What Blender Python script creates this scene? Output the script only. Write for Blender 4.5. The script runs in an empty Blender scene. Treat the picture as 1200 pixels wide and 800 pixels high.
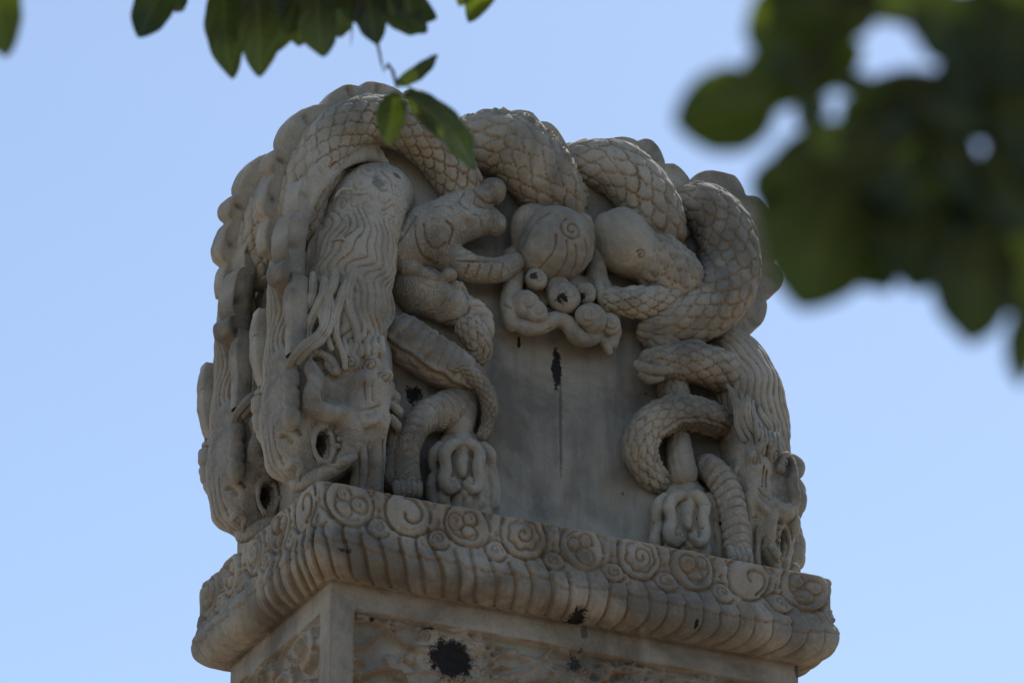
import bpy, math, random
import numpy as np
from mathutils import Vector, Matrix, Euler
random.seed(7); rng = np.random.default_rng(11)
R = math.radians

# ---------------------------------------------------------------- camera, sky, sun, exposure
sc = bpy.context.scene
FPX = 5000.0
TH = 0.44873357; PH = 0.45062378
CZ = 1.57                                            # eye height
cam_d = bpy.data.cameras.new('camera'); cam = bpy.data.objects.new('camera', cam_d)
sc.collection.objects.link(cam); sc.camera = cam
cam.location = (0, 0, CZ); cam.rotation_euler = (math.pi/2 + TH, 0, 0)
cam_d.sensor_width = 36; cam_d.lens = 36*FPX/1200; cam_d.clip_start = 0.05; cam_d.clip_end = 5000
cam_d.dof.use_dof = True; cam_d.dof.focus_distance = 12.15
cam_d.dof.aperture_fstop = cam_d.lens/1000/0.0200
SUN_EL, SUN_AZ = R(57), R(24)                        # azimuth measured from +Y towards +X
w = bpy.data.worlds.new('World'); sc.world = w; w.use_nodes = True
nt = w.node_tree; bg = nt.nodes['Background']
sky = nt.nodes.new('ShaderNodeTexSky'); sky.sky_type = 'NISHITA'; sky.sun_disc = False
sky.sun_elevation = SUN_EL; sky.sun_rotation = SUN_AZ
sky.air_density = 1.0; sky.dust_density = 0.45; sky.ozone_density = 0.2; sky.altitude = 50
nt.links.new(sky.outputs[0], bg.inputs[0]); bg.inputs[1].default_value = 0.15; SKYX = 1
sd = bpy.data.lights.new('sun', 'SUN'); sd.energy = 4.0; sd.angle = R(0.5); sd.color = (1, .95, .87)
so = bpy.data.objects.new('sun', sd); sc.collection.objects.link(so)
sv = Vector((math.sin(SUN_AZ)*math.cos(SUN_EL), math.cos(SUN_AZ)*math.cos(SUN_EL), math.sin(SUN_EL)))
so.rotation_euler = sv.to_track_quat('Z', 'Y').to_euler(); so.location = (4, 12, 30)
sc.view_settings.view_transform = 'Standard'; sc.view_settings.look = 'None'
sc.view_settings.exposure = 0.14; sc.view_settings.gamma = 1.0
try: sc.view_settings.use_curve_mapping = False
except Exception: pass
sc.cycles.use_denoising = True

# ---------------------------------------------------------------- coordinates
# the stele's own frame: x across its front, w out of its front, z above the cornice's top edge
HW, HD = 0.8305, 0.4429
ct, st = math.cos(TH), math.sin(TH)
def ray(px, py):
    r = np.array([1., 0, 0]); f = np.array([0, ct, st]); u = np.array([0, -st, ct])
    return f + r*(px-600)/FPX + u*(400-py)/FPX
CORNER = ray(375, 563); CORNER = CORNER/np.linalg.norm(CORNER)*12.2
Ux = np.array([math.cos(PH), math.sin(PH), 0]); Uw = np.array([math.sin(PH), -math.cos(PH), 0]); Uz = np.array([0, 0, 1.])
CEN = CORNER + Ux*HW - Uw*HD                          # centre of the cornice's top, camera at origin
ZT = CEN[2] + CZ                                      # its height above the ground
def P(px, py, w):                                     # a traced point on the upright plane w
    d = ray(px, py); t = (w + CEN@Uw)/(d@Uw); q = d*t - CEN
    return np.array([q@Ux, w, q[2]])
def PX(px, py, x):
    d = ray(px, py); t = (x + CEN@Ux)/(d@Ux); q = d*t - CEN
    return np.array([x, q@Uw, q[2]])
def C4(lst):                                          # [(px,py,w,r)] -> (n,4)
    return np.array([list(P(a[0], a[1], a[2])) + [a[3]] for a in lst])

# ---------------------------------------------------------------- mesh helpers
ROUGH = .36
def mk(name, V, F, mat=None, parent=None, smooth=True, swap=True):
    V = np.asarray(V, float)
    if swap: V = np.stack([V[:, 0], -V[:, 1], V[:, 2]], 1)       # (x,w,z) -> (x,-w,z)
    F = np.asarray(F)
    if swap and F.shape[1] == 4 and len(V) > 100:                  # faces look outward
        q = V-V.mean(0); a_, b_, c_, d_ = (q[F[:, i]] for i in range(4))
        if (np.einsum('ij,ij->i', a_, np.cross(b_, c_))+np.einsum('ij,ij->i', a_, np.cross(c_, d_))).sum() < 0: F = F[:, ::-1]
    if swap and smooth and F.shape[1] == 4 and len(V) > 800:       # hand-cut unevenness and wear
        nn = np.cross(V[F[:, 2]]-V[F[:, 0]], V[F[:, 3]]-V[F[:, 1]]); N_ = np.stack([sum(np.bincount(F[:, q], nn[:, ax], len(V)) for q in range(4)) for ax in range(3)], 1)
        N_ /= np.linalg.norm(N_, axis=1)[:, None]+1e-12
        rr_ = np.random.default_rng(77); d_ = np.zeros(len(V)); Ws = V + .012*np.sin(V[:, [1, 2, 0]]*31)
        for wl_, am_ in ((.11, .0022), (.06, .0016), (.034, .0011), (.02, .0006)):
            g_ = np.zeros(len(V))
            for _ in range(7):
                dv = rr_.normal(size=3); dv /= np.linalg.norm(dv); g_ += np.sin(Ws@dv*(2*math.pi/wl_*rr_.uniform(.7, 1.3))+rr_.uniform(0, 6.3))
            d_ += am_*g_/1.9
        V = V+N_*(d_*ROUGH)[:, None]
    me = bpy.data.meshes.new(name)
    k = F.shape[1]
    me.vertices.add(len(V)); me.vertices.foreach_set('co', V.astype(np.float32).ravel())
    me.loops.add(F.size); me.loops.foreach_set('vertex_index', F.astype(np.int32).ravel())
    me.polygons.add(len(F)); me.polygons.foreach_set('loop_start', (np.arange(len(F))*k).astype(np.int32))
    me.polygons.foreach_set('loop_total', np.full(len(F), k, np.int32))
    me.polygons.foreach_set('use_smooth', np.full(len(F), smooth, bool))
    me.update(calc_edges=True); me.validate()
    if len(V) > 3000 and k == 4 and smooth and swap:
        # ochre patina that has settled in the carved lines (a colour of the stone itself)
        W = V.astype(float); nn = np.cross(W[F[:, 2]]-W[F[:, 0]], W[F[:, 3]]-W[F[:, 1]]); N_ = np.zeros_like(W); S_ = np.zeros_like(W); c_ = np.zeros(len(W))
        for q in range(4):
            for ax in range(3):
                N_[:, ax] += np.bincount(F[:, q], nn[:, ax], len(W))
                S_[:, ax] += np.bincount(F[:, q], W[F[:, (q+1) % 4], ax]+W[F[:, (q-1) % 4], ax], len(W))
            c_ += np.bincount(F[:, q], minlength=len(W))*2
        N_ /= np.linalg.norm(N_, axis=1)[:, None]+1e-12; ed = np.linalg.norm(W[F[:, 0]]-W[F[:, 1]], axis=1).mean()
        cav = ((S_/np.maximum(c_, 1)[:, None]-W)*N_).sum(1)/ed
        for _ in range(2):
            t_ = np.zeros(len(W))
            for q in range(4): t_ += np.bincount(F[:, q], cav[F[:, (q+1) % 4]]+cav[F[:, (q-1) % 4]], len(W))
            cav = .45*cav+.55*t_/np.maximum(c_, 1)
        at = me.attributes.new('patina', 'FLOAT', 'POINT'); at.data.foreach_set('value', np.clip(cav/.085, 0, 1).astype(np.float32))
    o = bpy.data.objects.new(name, me); sc.collection.objects.link(o)
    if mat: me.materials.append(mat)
    if parent: o.parent = parent
    return o
class Acc:
    def __init__(s): s.V = []; s.F = []; s.n = 0; s.att = []
    def add(s, V, F):
        s.V.append(np.asarray(V)); s.F.append(np.asarray(F)+s.n); s.n += len(V)
    def out(s, name, mat=None, parent=None, **k):
        return mk(name, np.concatenate(s.V), np.concatenate(s.F), mat, parent, **k)
    def map(s, f):
        a = Acc(); a.V = [f(v.copy()) for v in s.V]; a.F = [x.copy() for x in s.F]; a.n = s.n; return a
def catmull(pts, step=0.006):
    p = np.asarray(pts, float)
    q = np.vstack([2*p[0]-p[1], p, 2*p[-1]-p[-2]])
    fine = []
    for i in range(len(p)-1):
        a, b, c, d = q[i], q[i+1], q[i+2], q[i+3]
        t = np.linspace(0, 1, 24, endpoint=False)[:, None]
        fine.append(.5*((2*b)+(-a+c)*t+(2*a-5*b+4*c-d)*t**2+(-a+3*b-3*c+d)*t**3))
    fine.append(p[-1:]); fine = np.vstack(fine)
    L = np.r_[0, np.cumsum(np.linalg.norm(np.diff(fine[:, :3], axis=0), axis=1))]
    n = max(4, int(L[-1]/step)); s = np.linspace(0, L[-1], n+1)
    return np.stack([np.interp(s, L, fine[:, k]) for k in range(fine.shape[1])], 1), s
def frames(C, ref=(0, 1, 0)):
    T = np.gradient(C[:, :3], axis=0); T /= np.linalg.norm(T, axis=1)[:, None]+1e-9
    N = np.zeros_like(T); n = np.array(ref, float)
    for i in range(len(T)):
        n = n - T[i]*(n@T[i]); n /= np.linalg.norm(n)+1e-9; N[i] = n
    return T, N, np.cross(T, N)
def grid_faces(a, b, closed=True):
    i = np.arange(a-1)[:, None]; j = np.arange(b if closed else b-1)[None]
    j2 = (j+1) % b
    return np.stack([i*b+j, i*b+j2, (i+1)*b+j2, (i+1)*b+j], -1).reshape(-1, 4)
def tube(pts, disp=None, step=.005, nth=56, flat=1.0, ref=(0, 1, 0), cap=True, jit=.0):
    C, s = catmull(pts, step); L = s[-1]
    r = C[:, 3].copy()
    if cap:                                           # round both ends over
        for e, rr in ((s, r[0]), (L-s, r[-1])):
            k = np.clip(e/max(rr, 1e-4), 0, 1); r = r*np.sqrt(np.clip(1-(1-k)**2, 1e-4, 1))
    T, N, B = frames(C, ref)
    th = np.linspace(0, 2*math.pi, nth, endpoint=False)
    S, TT = np.meshgrid(s, th, indexing='ij')
    rr = np.repeat(r[:, None], nth, 1)
    if disp is not None:
        rr = rr + disp(S, TT, np.repeat(C[:, 3][:, None], nth, 1))*np.clip(rr/np.maximum(C[:, 3][:, None], 1e-4), 0, 1)
    V = C[:, None, :3] + rr[..., None]*(np.cos(TT)[..., None]*N[:, None]*flat + np.sin(TT)[..., None]*B[:, None])
    V = V.reshape(-1, 3); F = grid_faces(len(s), nth)
    n0 = len(V); V = np.vstack([V, C[:1, :3], C[-1:, :3]])
    j = np.arange(nth); j2 = (j+1) % nth; e = (len(s)-1)*nth
    F = np.vstack([F, np.stack([j2, j, np.full(nth, n0), np.full(nth, n0)], 1), np.stack([e+j, e+j2, np.full(nth, n0+1), np.full(nth, n0+1)], 1)])
    return V, F
def sstep(a, b, x):
    t = np.clip((x-a)/(b-a), 0, 1); return t*t*(3-2*t)
def vnoise(S, T, fs, ft, seed=0):                     # cheap smooth noise, periodic in T when ft is whole
    r = np.random.default_rng(seed); o = np.zeros_like(S)
    for k in range(5):
        o += np.sin(S*fs*r.uniform(.5, 1.6)+r.uniform(0, 6)+np.round(ft*r.uniform(-1.5, 1.5))*T)
    return o/5
def scales(p=.03, n=12, h=.006, flip=1, belly=None, rim=None, seed=0):
    """overlapping carved scales; belly=(theta, halfwidth) turns that strip into cross plates behind a raised rim"""
    def f(S, T, RR):
        S0 = S; S = S*flip + p*.16*vnoise(S, T, 60, 3, seed); T = T + .09*vnoise(S0, T, 45, 2, seed+1)+.03*vnoise(S0, T, 110, 4, seed+3); wear = .92+.3*vnoise(S0, T, 35, 3, seed+2)
        out = np.full(S.shape, -.25); done = np.zeros(S.shape, bool)
        i0 = np.floor(S/p).astype(int); da = 2*math.pi/n
        for k in (-1, 0, 1):
            i = i0+k; off = .5*(i % 2)
            j = np.round(T/da-off); dth = (T-(j+off)*da)/(da*.56); u = (S-i*p)/(p*1.42)
            d = np.sqrt(np.where(u > 0, u, u*.3)**2 + dth**2)
            m = (~done) & (d < 1) & (u > -.4)
            v = .35 + .5*np.clip(u, 0, 1) + .35*(1-dth**2) - .95*sstep(.84, 1, d)
            out = np.where(m, v, out); done |= m
        rj = np.sin(np.floor(S/p)*7.13+np.round(T/da)*3.7)*.12; o = (out+rj)*h*np.clip(wear, .5, 1.15)
        if belly is not None:
            c, hwid = belly
            dd = np.abs((T-c+math.pi) % (2*math.pi)-math.pi)/hwid
            pl = (S/(p*.8)) % 1
            bp = (h*1.5)*(np.sqrt(np.clip(1-(2*pl-1)**2, 0, 1))*.8-.5)
            o = np.where(dd < 1, bp, o)
            o = o + h*1.4*np.exp(-((dd-1)/.13)**2) - h*1.0*np.exp(-((dd-1.28)/.1)**2)
        return o
    return f
def ringed(p=.02, h=.003, wig=.3):
    def f(S, T, RR):
        ph = (S + wig*p*np.cos(T*2))/p % 1
        return h*(np.sqrt(np.clip(1-(2*ph-1)**2, 0, 1))-.6)
    return f
def hairy(k=9, h=.004, wl=.12, amp=.5):
    def f(S, T, RR):
        ph = (T*k/(2*math.pi)*1.0 + amp*np.sin(S*2*math.pi/wl+.9*np.sin(T*2))+.5*vnoise(S, T, 22, 2, k)) % 1
        return h*(np.sqrt(np.clip(1-(2*ph-1)**2, 0, 1))-.6)
    return f
def fin(pts, side=1, h=.06, lobe=.11, th=.05, dw=-.02, ref=(0, 1, 0), step=.005, shift=0.0, taper=.05, odir=None):
    """thick dorsal fin with a lobed outer edge; stands off the curve in its plane"""
    C, s = catmull(pts, step); L = s[-1]; T, N, B = frames(C, ref)
    O = B*side
    if odir is not None:
        o = np.array(odir, float); O = O*.35+o[None]; O /= np.linalg.norm(O, axis=1)[:, None]
    nl = max(1, round(L/lobe)); phf = s/L*nl+shift+.17*np.sin(s*19+L*9)+.09*np.sin(s*43); ph = phf % 1; lh = 1+.22*np.sin(np.floor(phf)*5.3+L*11)
    ext = C[:, 3] + h*lh*(.42 + .58*np.clip(np.sin(math.pi*np.clip(ph, 0, 1)**.8), 0, 1)**.55 * (1-.25*ph)) + .004*np.sin(s*23)
    ext *= np.clip(np.minimum(s, L-s)/taper, .25, 1)
    base = C[:, :3] + N*dw
    secs = []
    m = 9
    for side_ in (1, -1):
        tl = [0, .3, .5, .62, .72, .82, .9, .96, 1.0]; tt = tl if side_ == 1 else tl[::-1]
        for t in tt:
            rnd = 1 if t < .97 else .72
            # a leaf-shaped cut in the middle of each lobe, and a rolled edge
            e = np.clip((ext*t - C[:, 3])/h, -1, 1.5)
            cut = .012*np.exp(-((ph-.5-.10*(e-.5))/.07)**2)*(e > .12)*(e < .62)
            cut2 = -.005*np.exp(-((ph-.5-.10*(e-.5))/.18)**2)*(e > .05)*(e < .75)
            roll = .003*np.exp(-((e-.9)/.15)**2)
            dep = (th/2*rnd - cut - cut2*0 + roll)
            secs.append(base + O*(ext*t)[:, None] + N*(dep*side_)[:, None])
    V = np.stack(secs, 1).reshape(-1, 3); b = 2*m
    F = grid_faces(len(s), b)
    if side < 0 and odir is None: F = F[:, ::-1]
    e0 = [[0, i, i+1, b-1-i] for i in []]
    n0 = len(V); V = np.vstack([V, base[:1], base[-1:]])
    j = np.arange(b); j2 = (j+1) % b; e = (len(s)-1)*b
    F = np.vstack([F, np.stack([j2, j, np.full(b, n0), np.full(b, n0)], 1), np.stack([e+j, e+j2, np.full(b, n0+1), np.full(b, n0+1)], 1)])
    return V, F

# ---- signed-distance sculpting, surface nets
class Sdf:
    def __init__(s, lo, hi, vox=.005):
        s.lo = np.array(lo, float); s.v = vox
        s.n = np.ceil((np.array(hi)-s.lo)/vox).astype(int)+1
        s.D = np.full(s.n, .2, np.float32)
        s.ax = [s.lo[k]+vox*np.arange(s.n[k]) for k in range(3)]
    def sub(s, lo, hi):
        a = np.clip(np.floor((np.array(lo)-s.lo)/s.v).astype(int), 0, s.n); b = np.clip(np.ceil((np.array(hi)-s.lo)/s.v).astype(int)+1, 0, s.n)
        sl = tuple(slice(a[k], b[k]) for k in range(3))
        return sl, s.ax[0][sl[0]][:, None, None], s.ax[1][sl[1]][None, :, None], s.ax[2][sl[2]][None, None, :]
    def comb(s, sl, d, k, op):
        a = s.D[sl]
        if op == '+':
            h = np.clip(.5+.5*(a-d)/k, 0, 1); s.D[sl] = a*(1-h)+d*h-k*h*(1-h)
        else:
            h = np.clip(.5-.5*(a+d)/k, 0, 1); s.D[sl] = a*(1-h)-d*h+k*h*(1-h)
    def chain(s, pts, k=.015, op='+', fw=1.0, smooth=True):
        """rounded cones along a curve; fw<1 flattens them front to back"""
        C = catmull(pts, .02)[0] if smooth and len(pts) > 2 else np.asarray(pts, float)
        acc = None; pad = C[:, 3].max()+.05
        sl, X, Y, Z = s.sub(C[:, :3].min(0)-pad, C[:, :3].max(0)+pad)
        if 0 in s.D[sl].shape: return
        for i in range(len(C)-1):
            a, b = C[i, :3], C[i+1, :3]; ab = b-a; L2 = ab@ab+1e-12
            px, py, pz = X-a[0], Y-a[1], Z-a[2]
            t = np.clip((px*ab[0]+py*ab[1]+pz*ab[2])/L2, 0, 1)
            d = np.sqrt((px-t*ab[0])**2+((py-t*ab[1])/fw)**2+(pz-t*ab[2])**2)-(C[i, 3]*(1-t)+C[i+1, 3]*t)
            acc = d if acc is None else np.minimum(acc, d)
        s.comb(sl, (acc*min(1, fw)).astype(np.float32), k, op)
    def ell(s, c, r, rot=0, k=.015, op='+'):          # ellipsoid, rot turns it in the front plane
        c = np.array(c, float); r = np.array(r, float); m = r.max()+.05
        sl, X, Y, Z = s.sub(c-m, c+m)
        if 0 in s.D[sl].shape: return
        x, y, z = X-c[0], Y-c[1], Z-c[2]; cr, sr = math.cos(rot), math.sin(rot)
        x, z = x*cr+z*sr, -x*sr+z*cr
        q = np.sqrt((x/r[0])**2+(y/r[1])**2+(z/r[2])**2)
        q2 = np.sqrt((x/r[0]**2)**2+(y/r[1]**2)**2+(z/r[2]**2)**2)+1e-6
        s.comb(sl, (q*(q-1)/q2).astype(np.float32), k, op)
    def mesh(s):
        D = s.D; n = D.shape
        inside = D < 0
        c = np.zeros((n[0]-1, n[1]-1, n[2]-1), np.int8)
        for i in (0, 1):
            for j in (0, 1):
                for k in (0, 1): c += inside[i:n[0]-1+i, j:n[1]-1+j, k:n[2]-1+k]
        act = (c > 0) & (c < 8); idx = -np.ones(c.shape, np.int64); A = np.argwhere(act); idx[act] = np.arange(len(A))
        ps = np.zeros((len(A), 3)); cn = np.zeros(len(A))
        cor = [(i, j, k) for i in (0, 1) for j in (0, 1) for k in (0, 1)]
        val = {q: D[A[:, 0]+q[0], A[:, 1]+q[1], A[:, 2]+q[2]].astype(float) for q in cor}
        for q in cor:
            for ax in range(3):
                if q[ax] == 0:
                    q2 = list(q); q2[ax] = 1; q2 = tuple(q2)
                    a, b = val[q], val[q2]; m = (a < 0) != (b < 0)
                    t = np.where(m, a/np.where(m, a-b, 1), 0)
                    e = np.array(q, float)[None].repeat(len(A), 0); e[:, ax] += t
                    ps += e*m[:, None]; cn += m
        V = s.lo+(A+ps/cn[:, None])*s.v
        F = []
        for ax in range(3):
            sh = [slice(1, n[k]-1) for k in range(3)]; sh[ax] = slice(0, n[ax]-1); sh2 = list(sh); sh2[ax] = slice(1, n[ax])
            a = inside[tuple(sh)]; b = inside[tuple(sh2)]
            o1, o2 = [k for k in range(3) if k != ax]
            for flip, mm in ((0, a & ~b), (1, ~a & b)):
                q = np.argwhere(mm)
                if not len(q): continue
                off = np.ones(3, int); off[ax] = 0; q = q+off
                def at(d1, d2):
                    r_ = q.copy(); r_[:, o1] -= d1; r_[:, o2] -= d2; return idx[r_[:, 0], r_[:, 1], r_[:, 2]]
                f = np.stack([at(0, 0), at(1, 0), at(1, 1), at(0, 1)], 1)
                if (flip == 1) != (ax == 1): f = f[:, ::-1]
                F.append(f)
        F = np.concatenate(F); return V, F
def relax(V, F, it=1, lam=.5):
    for _ in range(it):
        S = np.zeros_like(V); c = np.zeros(len(V))
        for k in range(4):
            np.add.at(S, F[:, k], V[F[:, (k+1) % 4]]); np.add.at(S, F[:, k], V[F[:, (k-1) % 4]]); np.add.at(c, F[:, k], 2)
        V = V + lam*(S/np.maximum(c, 1)[:, None]-V)
    return V
def subdiv(V, F):
    E = np.sort(np.stack([F, np.roll(F, -1, 1)], 2).reshape(-1, 2), 1)
    key = E[:, 0]*len(V)+E[:, 1]; u, inv = np.unique(key, return_inverse=True)
    mid = (V[u//len(V)]+V[u % len(V)])/2; fc = V[F].mean(1)
    me = (inv+len(V)).reshape(-1, 4); fi = np.arange(len(F))+len(V)+len(u)
    NF = np.concatenate([np.stack([F[:, k], me[:, k], fi, me[:, (k-1) % 4]], 1) for k in range(4)])
    return np.vstack([V, mid, fc]), NF
def normals(V, F):
    n = np.cross(V[F[:, 2]]-V[F[:, 0]], V[F[:, 3]]-V[F[:, 1]]); N = np.zeros_like(V)
    for k in range(4): np.add.at(N, F[:, k], n)
    return N/(np.linalg.norm(N, axis=1)[:, None]+1e-12)
def polydist(X, Z, poly):
    d = np.full(X.shape, 9.)
    for a, b in zip(poly[:-1], poly[1:]):
        ab = b-a; t = np.clip(((X-a[0])*ab[0]+(Z-a[1])*ab[1])/(ab@ab+1e-12), 0, 1)
        d = np.minimum(d, np.hypot(X-a[0]-t*ab[0], Z-a[1]-t*ab[1]))
    return d
def engrave(V, F, lines, wid=.005, dep=.005, axis=1, sign=1):
    """cut lines (in the front plane, or the left plane when axis=0) into the sculpted surface"""
    N = normals(V, F); fac = np.clip(N[:, axis]*sign*1.6, 0, 1); a = 0 if axis == 1 else 1
    off = np.zeros(len(V))
    for l in lines:
        l = np.asarray(l); lo = l.min(0)-wid*3; hi = l.max(0)+wid*3
        m = np.where((V[:, a] > lo[0]) & (V[:, a] < hi[0]) & (V[:, 2] > lo[1]) & (V[:, 2] < hi[1]))[0]
        if not len(m): continue
        d = polydist(V[m, a], V[m, 2], l)
        off[m] = np.maximum(off[m], np.exp(-(d/wid)**2))
    return V - N*(off*fac*dep)[:, None]
def L2(pts, w=.36):                                    # traced line -> smooth (x,z) polyline
    q = np.array([P(a, b, w) for a, b in pts]); c = catmull(np.c_[q, np.ones(len(q))], .01)[0]
    return c[:, [0, 2]]
def spiral2(px, py, w, r0, r1, turns, a0=0., hand=1):
    c = P(px, py, w); t = np.linspace(0, 1, int(26*turns))
    a = a0+hand*t*turns*2*math.pi; r = r0+(r1-r0)*t
    return np.stack([c[0]+r*np.cos(a), c[2]+r*np.sin(a)], 1)

# ---------------------------------------------------------------- materials
def stone_mat(name, base=(.35, .312, .250), bump=.6, streak=.55, stains_shade=(), carve=0.):
    m = bpy.data.materials.new(name); m.use_nodes = True; t = m.node_tree; N = t.nodes; L = t.links
    b = N['Principled BSDF']; tc = N.new('ShaderNodeTexCoord')
    def noise(sc_, det=6, rough=.6, dist=0, vec=None):
        n = N.new('ShaderNodeTexNoise'); n.inputs['Scale'].default_value = sc_; n.inputs['Detail'].default_value = det
        n.inputs['Roughness'].default_value = rough; n.inputs['Distortion'].default_value = dist
        L.new(vec or tc.outputs['Object'], n.inputs['Vector']); return n
    def ramp(src, p0, c0, p1, c1, mid=None):
        r = N.new('ShaderNodeValToRGB'); e = r.color_ramp.elements
        e[0].position = p0; e[0].color = (*c0, 1); e[1].position = p1; e[1].color = (*c1, 1)
        if mid: x = e.new(mid[0]); x.color = (*mid[1], 1)
        L.new(src, r.inputs[0]); return r
    def mix(a, b_, fac, mode='MIX'):
        x = N.new('ShaderNodeMix'); x.data_type = 'RGBA'; x.blend_type = mode
        for sk, v in ((x.inputs['Factor'], fac), (x.inputs['A'], a), (x.inputs['B'], b_)):
            if hasattr(v, 'links'): L.new(v, sk)
            else: sk.default_value = v if not isinstance(v, tuple) else (*v, 1)
        return x.outputs['Result']
    def math_(op, a, b_=0., c=0., clamp=False):
        x = N.new('ShaderNodeMath'); x.operation = op; x.use_clamp = clamp
        for sk, v in zip(x.inputs, (a, b_, c)):
            if hasattr(v, 'links'): L.new(v, sk)
            else: sk.default_value = v
        return x.outputs[0]
    c = np.array(base)
    big = ramp(noise(2.6, 5, .62, .4).outputs['Fac'], .38, tuple(c*.52), .62, tuple(c*1.28), (.5, tuple(c*.97)))
    ochre = ramp(noise(6.5, 6, .7, .8).outputs['Fac'], .50, (0, 0, 0), .74, (1, 1, 1))
    col = mix(big.outputs['Color'], (.33, .235, .125), math_('MULTIPLY', ochre.outputs['Color'], .5))
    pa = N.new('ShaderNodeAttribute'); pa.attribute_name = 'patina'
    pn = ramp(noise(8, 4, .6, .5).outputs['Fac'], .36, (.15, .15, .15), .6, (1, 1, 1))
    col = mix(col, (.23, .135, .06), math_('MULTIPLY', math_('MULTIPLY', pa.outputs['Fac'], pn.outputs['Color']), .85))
    # rain streaks that run down the stone
    mp = N.new('ShaderNodeMapping'); mp.inputs['Scale'].default_value = (1, 1, .10); L.new(tc.outputs['Object'], mp.inputs[0])
    sk = ramp(noise(21, 5, .6, .1, mp.outputs[0]).outputs['Fac'], .50, (0, 0, 0), .78, (1, 1, 1))
    col = mix(col, (.15, .14, .13), math_('MULTIPLY', sk.outputs['Color'], streak))
    # fine speckle of the marble and pinholes of lichen
    sp = ramp(noise(170, 3, .7).outputs['Fac'], .3, (.86, .86, .86), .7, (1.1, 1.1, 1.1))
    col = mix(col, sp.outputs['Color'], 1.0, 'MULTIPLY')
    li = ramp(noise(34, 4, .55, .3).outputs['Fac'], .70, (0, 0, 0), .735, (1, 1, 1))
    lm = ramp(noise(3.1, 2, .5).outputs['Fac'], .5, (0, 0, 0), .62, (1, 1, 1))
    col = mix(col, (.035, .033, .03), math_('MULTIPLY', math_('MULTIPLY', li.outputs['Color'], lm.outputs['Color']), .8))
    # named black growths, and shade painted into the mouth cave: (x, w or None, z, rx, rz, raggedness)
    if stains_shade:
        sx = N.new('ShaderNodeSeparateXYZ'); L.new(tc.outputs['Object'], sx.inputs[0])
        rg = noise(48, 7, .75, .3).outputs['Fac']; tot = None
        for (x, wv, z, rx, rz, rag, amt) in stains_shade:
            ax = math_('DIVIDE', math_('SUBTRACT', sx.outputs[0], x), rx); az = math_('DIVIDE', math_('SUBTRACT', sx.outputs[2], z), rz)
            d = math_('SQRT', math_('ADD', math_('MULTIPLY', ax, ax), math_('MULTIPLY', az, az)))
            d = math_('ADD', d, math_('MULTIPLY', math_('SUBTRACT', rg, .5), rag*3.2))
            v = math_('MULTIPLY', math_('SUBTRACT', 1.0, d), 4.0, clamp=True); v = math_('MULTIPLY', v, amt)
            v = math_('MULTIPLY', v, math_('LESS_THAN', sx.outputs[1], -wv))
            tot = v if tot is None else math_('MAXIMUM', tot, v)
        col = mix(col, (.018, .017, .016), tot)
    L.new(col, b.inputs['Base Color'])
    b.inputs['Roughness'].default_value = .82; b.inputs['Specular IOR Level'].default_value = .25
    n1 = noise(55, 6, .65); n2 = noise(14, 5, .6, .3); n3 = noise(260, 2, .6)
    hsum = math_('ADD', math_('MULTIPLY', n1.outputs['Fac'], .35), math_('ADD', math_('MULTIPLY', n2.outputs['Fac'], 1.1), math_('MULTIPLY', n3.outputs['Fac'], .08)))
    if carve:                                         # shallow swirling tool lines
        sw = noise(9, 2, .5, 1.2); ln = math_('SINE', math_('MULTIPLY', sw.outputs['Fac'], 75))
        ln = math_('POWER', math_('ABSOLUTE', ln), .35); hsum = math_('ADD', hsum, math_('MULTIPLY', ln, carve))
    bp = N.new('ShaderNodeBump'); bp.inputs['Strength'].default_value = bump; bp.inputs['Distance'].default_value = .012
    L.new(hsum, bp.inputs['Height']); L.new(bp.outputs[0], b.inputs['Normal'])
    return m
def stz(px, py, w, rx, rz, rag=.8, amt=1.0):
    q = P(px, py, w); return (q[0], w-.10, q[2], rx, rz, rag, amt)
M_stone = stone_mat('weathered_marble', stains_shade=[stz(377, 522, .34, .02, .045, .5, .9), stz(661, 347, .37, .017, .017, 1.5), stz(629, 320, .36, .012, .012, 1.4, .9),  # the first entry is shade painted at the mouth cave
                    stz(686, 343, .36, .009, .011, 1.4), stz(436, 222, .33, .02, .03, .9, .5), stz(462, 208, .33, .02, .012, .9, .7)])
M_head = stone_mat('tooled_marble', carve=.45, stains_shade=[stz(377, 522, .34, .02, .045, .5, .9)])  # the dark ellipse is shade painted into the mouth cave
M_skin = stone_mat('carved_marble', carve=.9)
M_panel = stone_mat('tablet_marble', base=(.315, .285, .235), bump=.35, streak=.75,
                    stains_shade=[stz(652, 432, .235, .017, .072, .7), stz(657, 500, .235, .0065, .19, .45, .5), stz(608, 402, .235, .006, .02, .9), stz(757, 461, .235, .006, .006, .6, .6),
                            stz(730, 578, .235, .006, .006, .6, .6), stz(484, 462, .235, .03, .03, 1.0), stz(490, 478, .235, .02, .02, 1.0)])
M_cornice = stone_mat('cornice_marble', stains_shade=[stz(684, 718, .455, .03, .026, 1.0), stz(815, 731, .455, .007, .014, .8), stz(401, 645, .455, .02, .01, 1.5, .8)])
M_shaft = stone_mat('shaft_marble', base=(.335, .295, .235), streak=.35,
                    stains_shade=[stz(530, 771, .373, .082, .066, .55), stz(684, 740, .373, .013, .025, .9, .6), stz(935, 785, .373, .012, .03, .9, .7), stz(676, 775, .373, .02, .035, 1.8, .8), stz(436, 724, .373, .012, .008, 1.2), stz(505, 735, .373, .02, .006, 1.5)])

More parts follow.
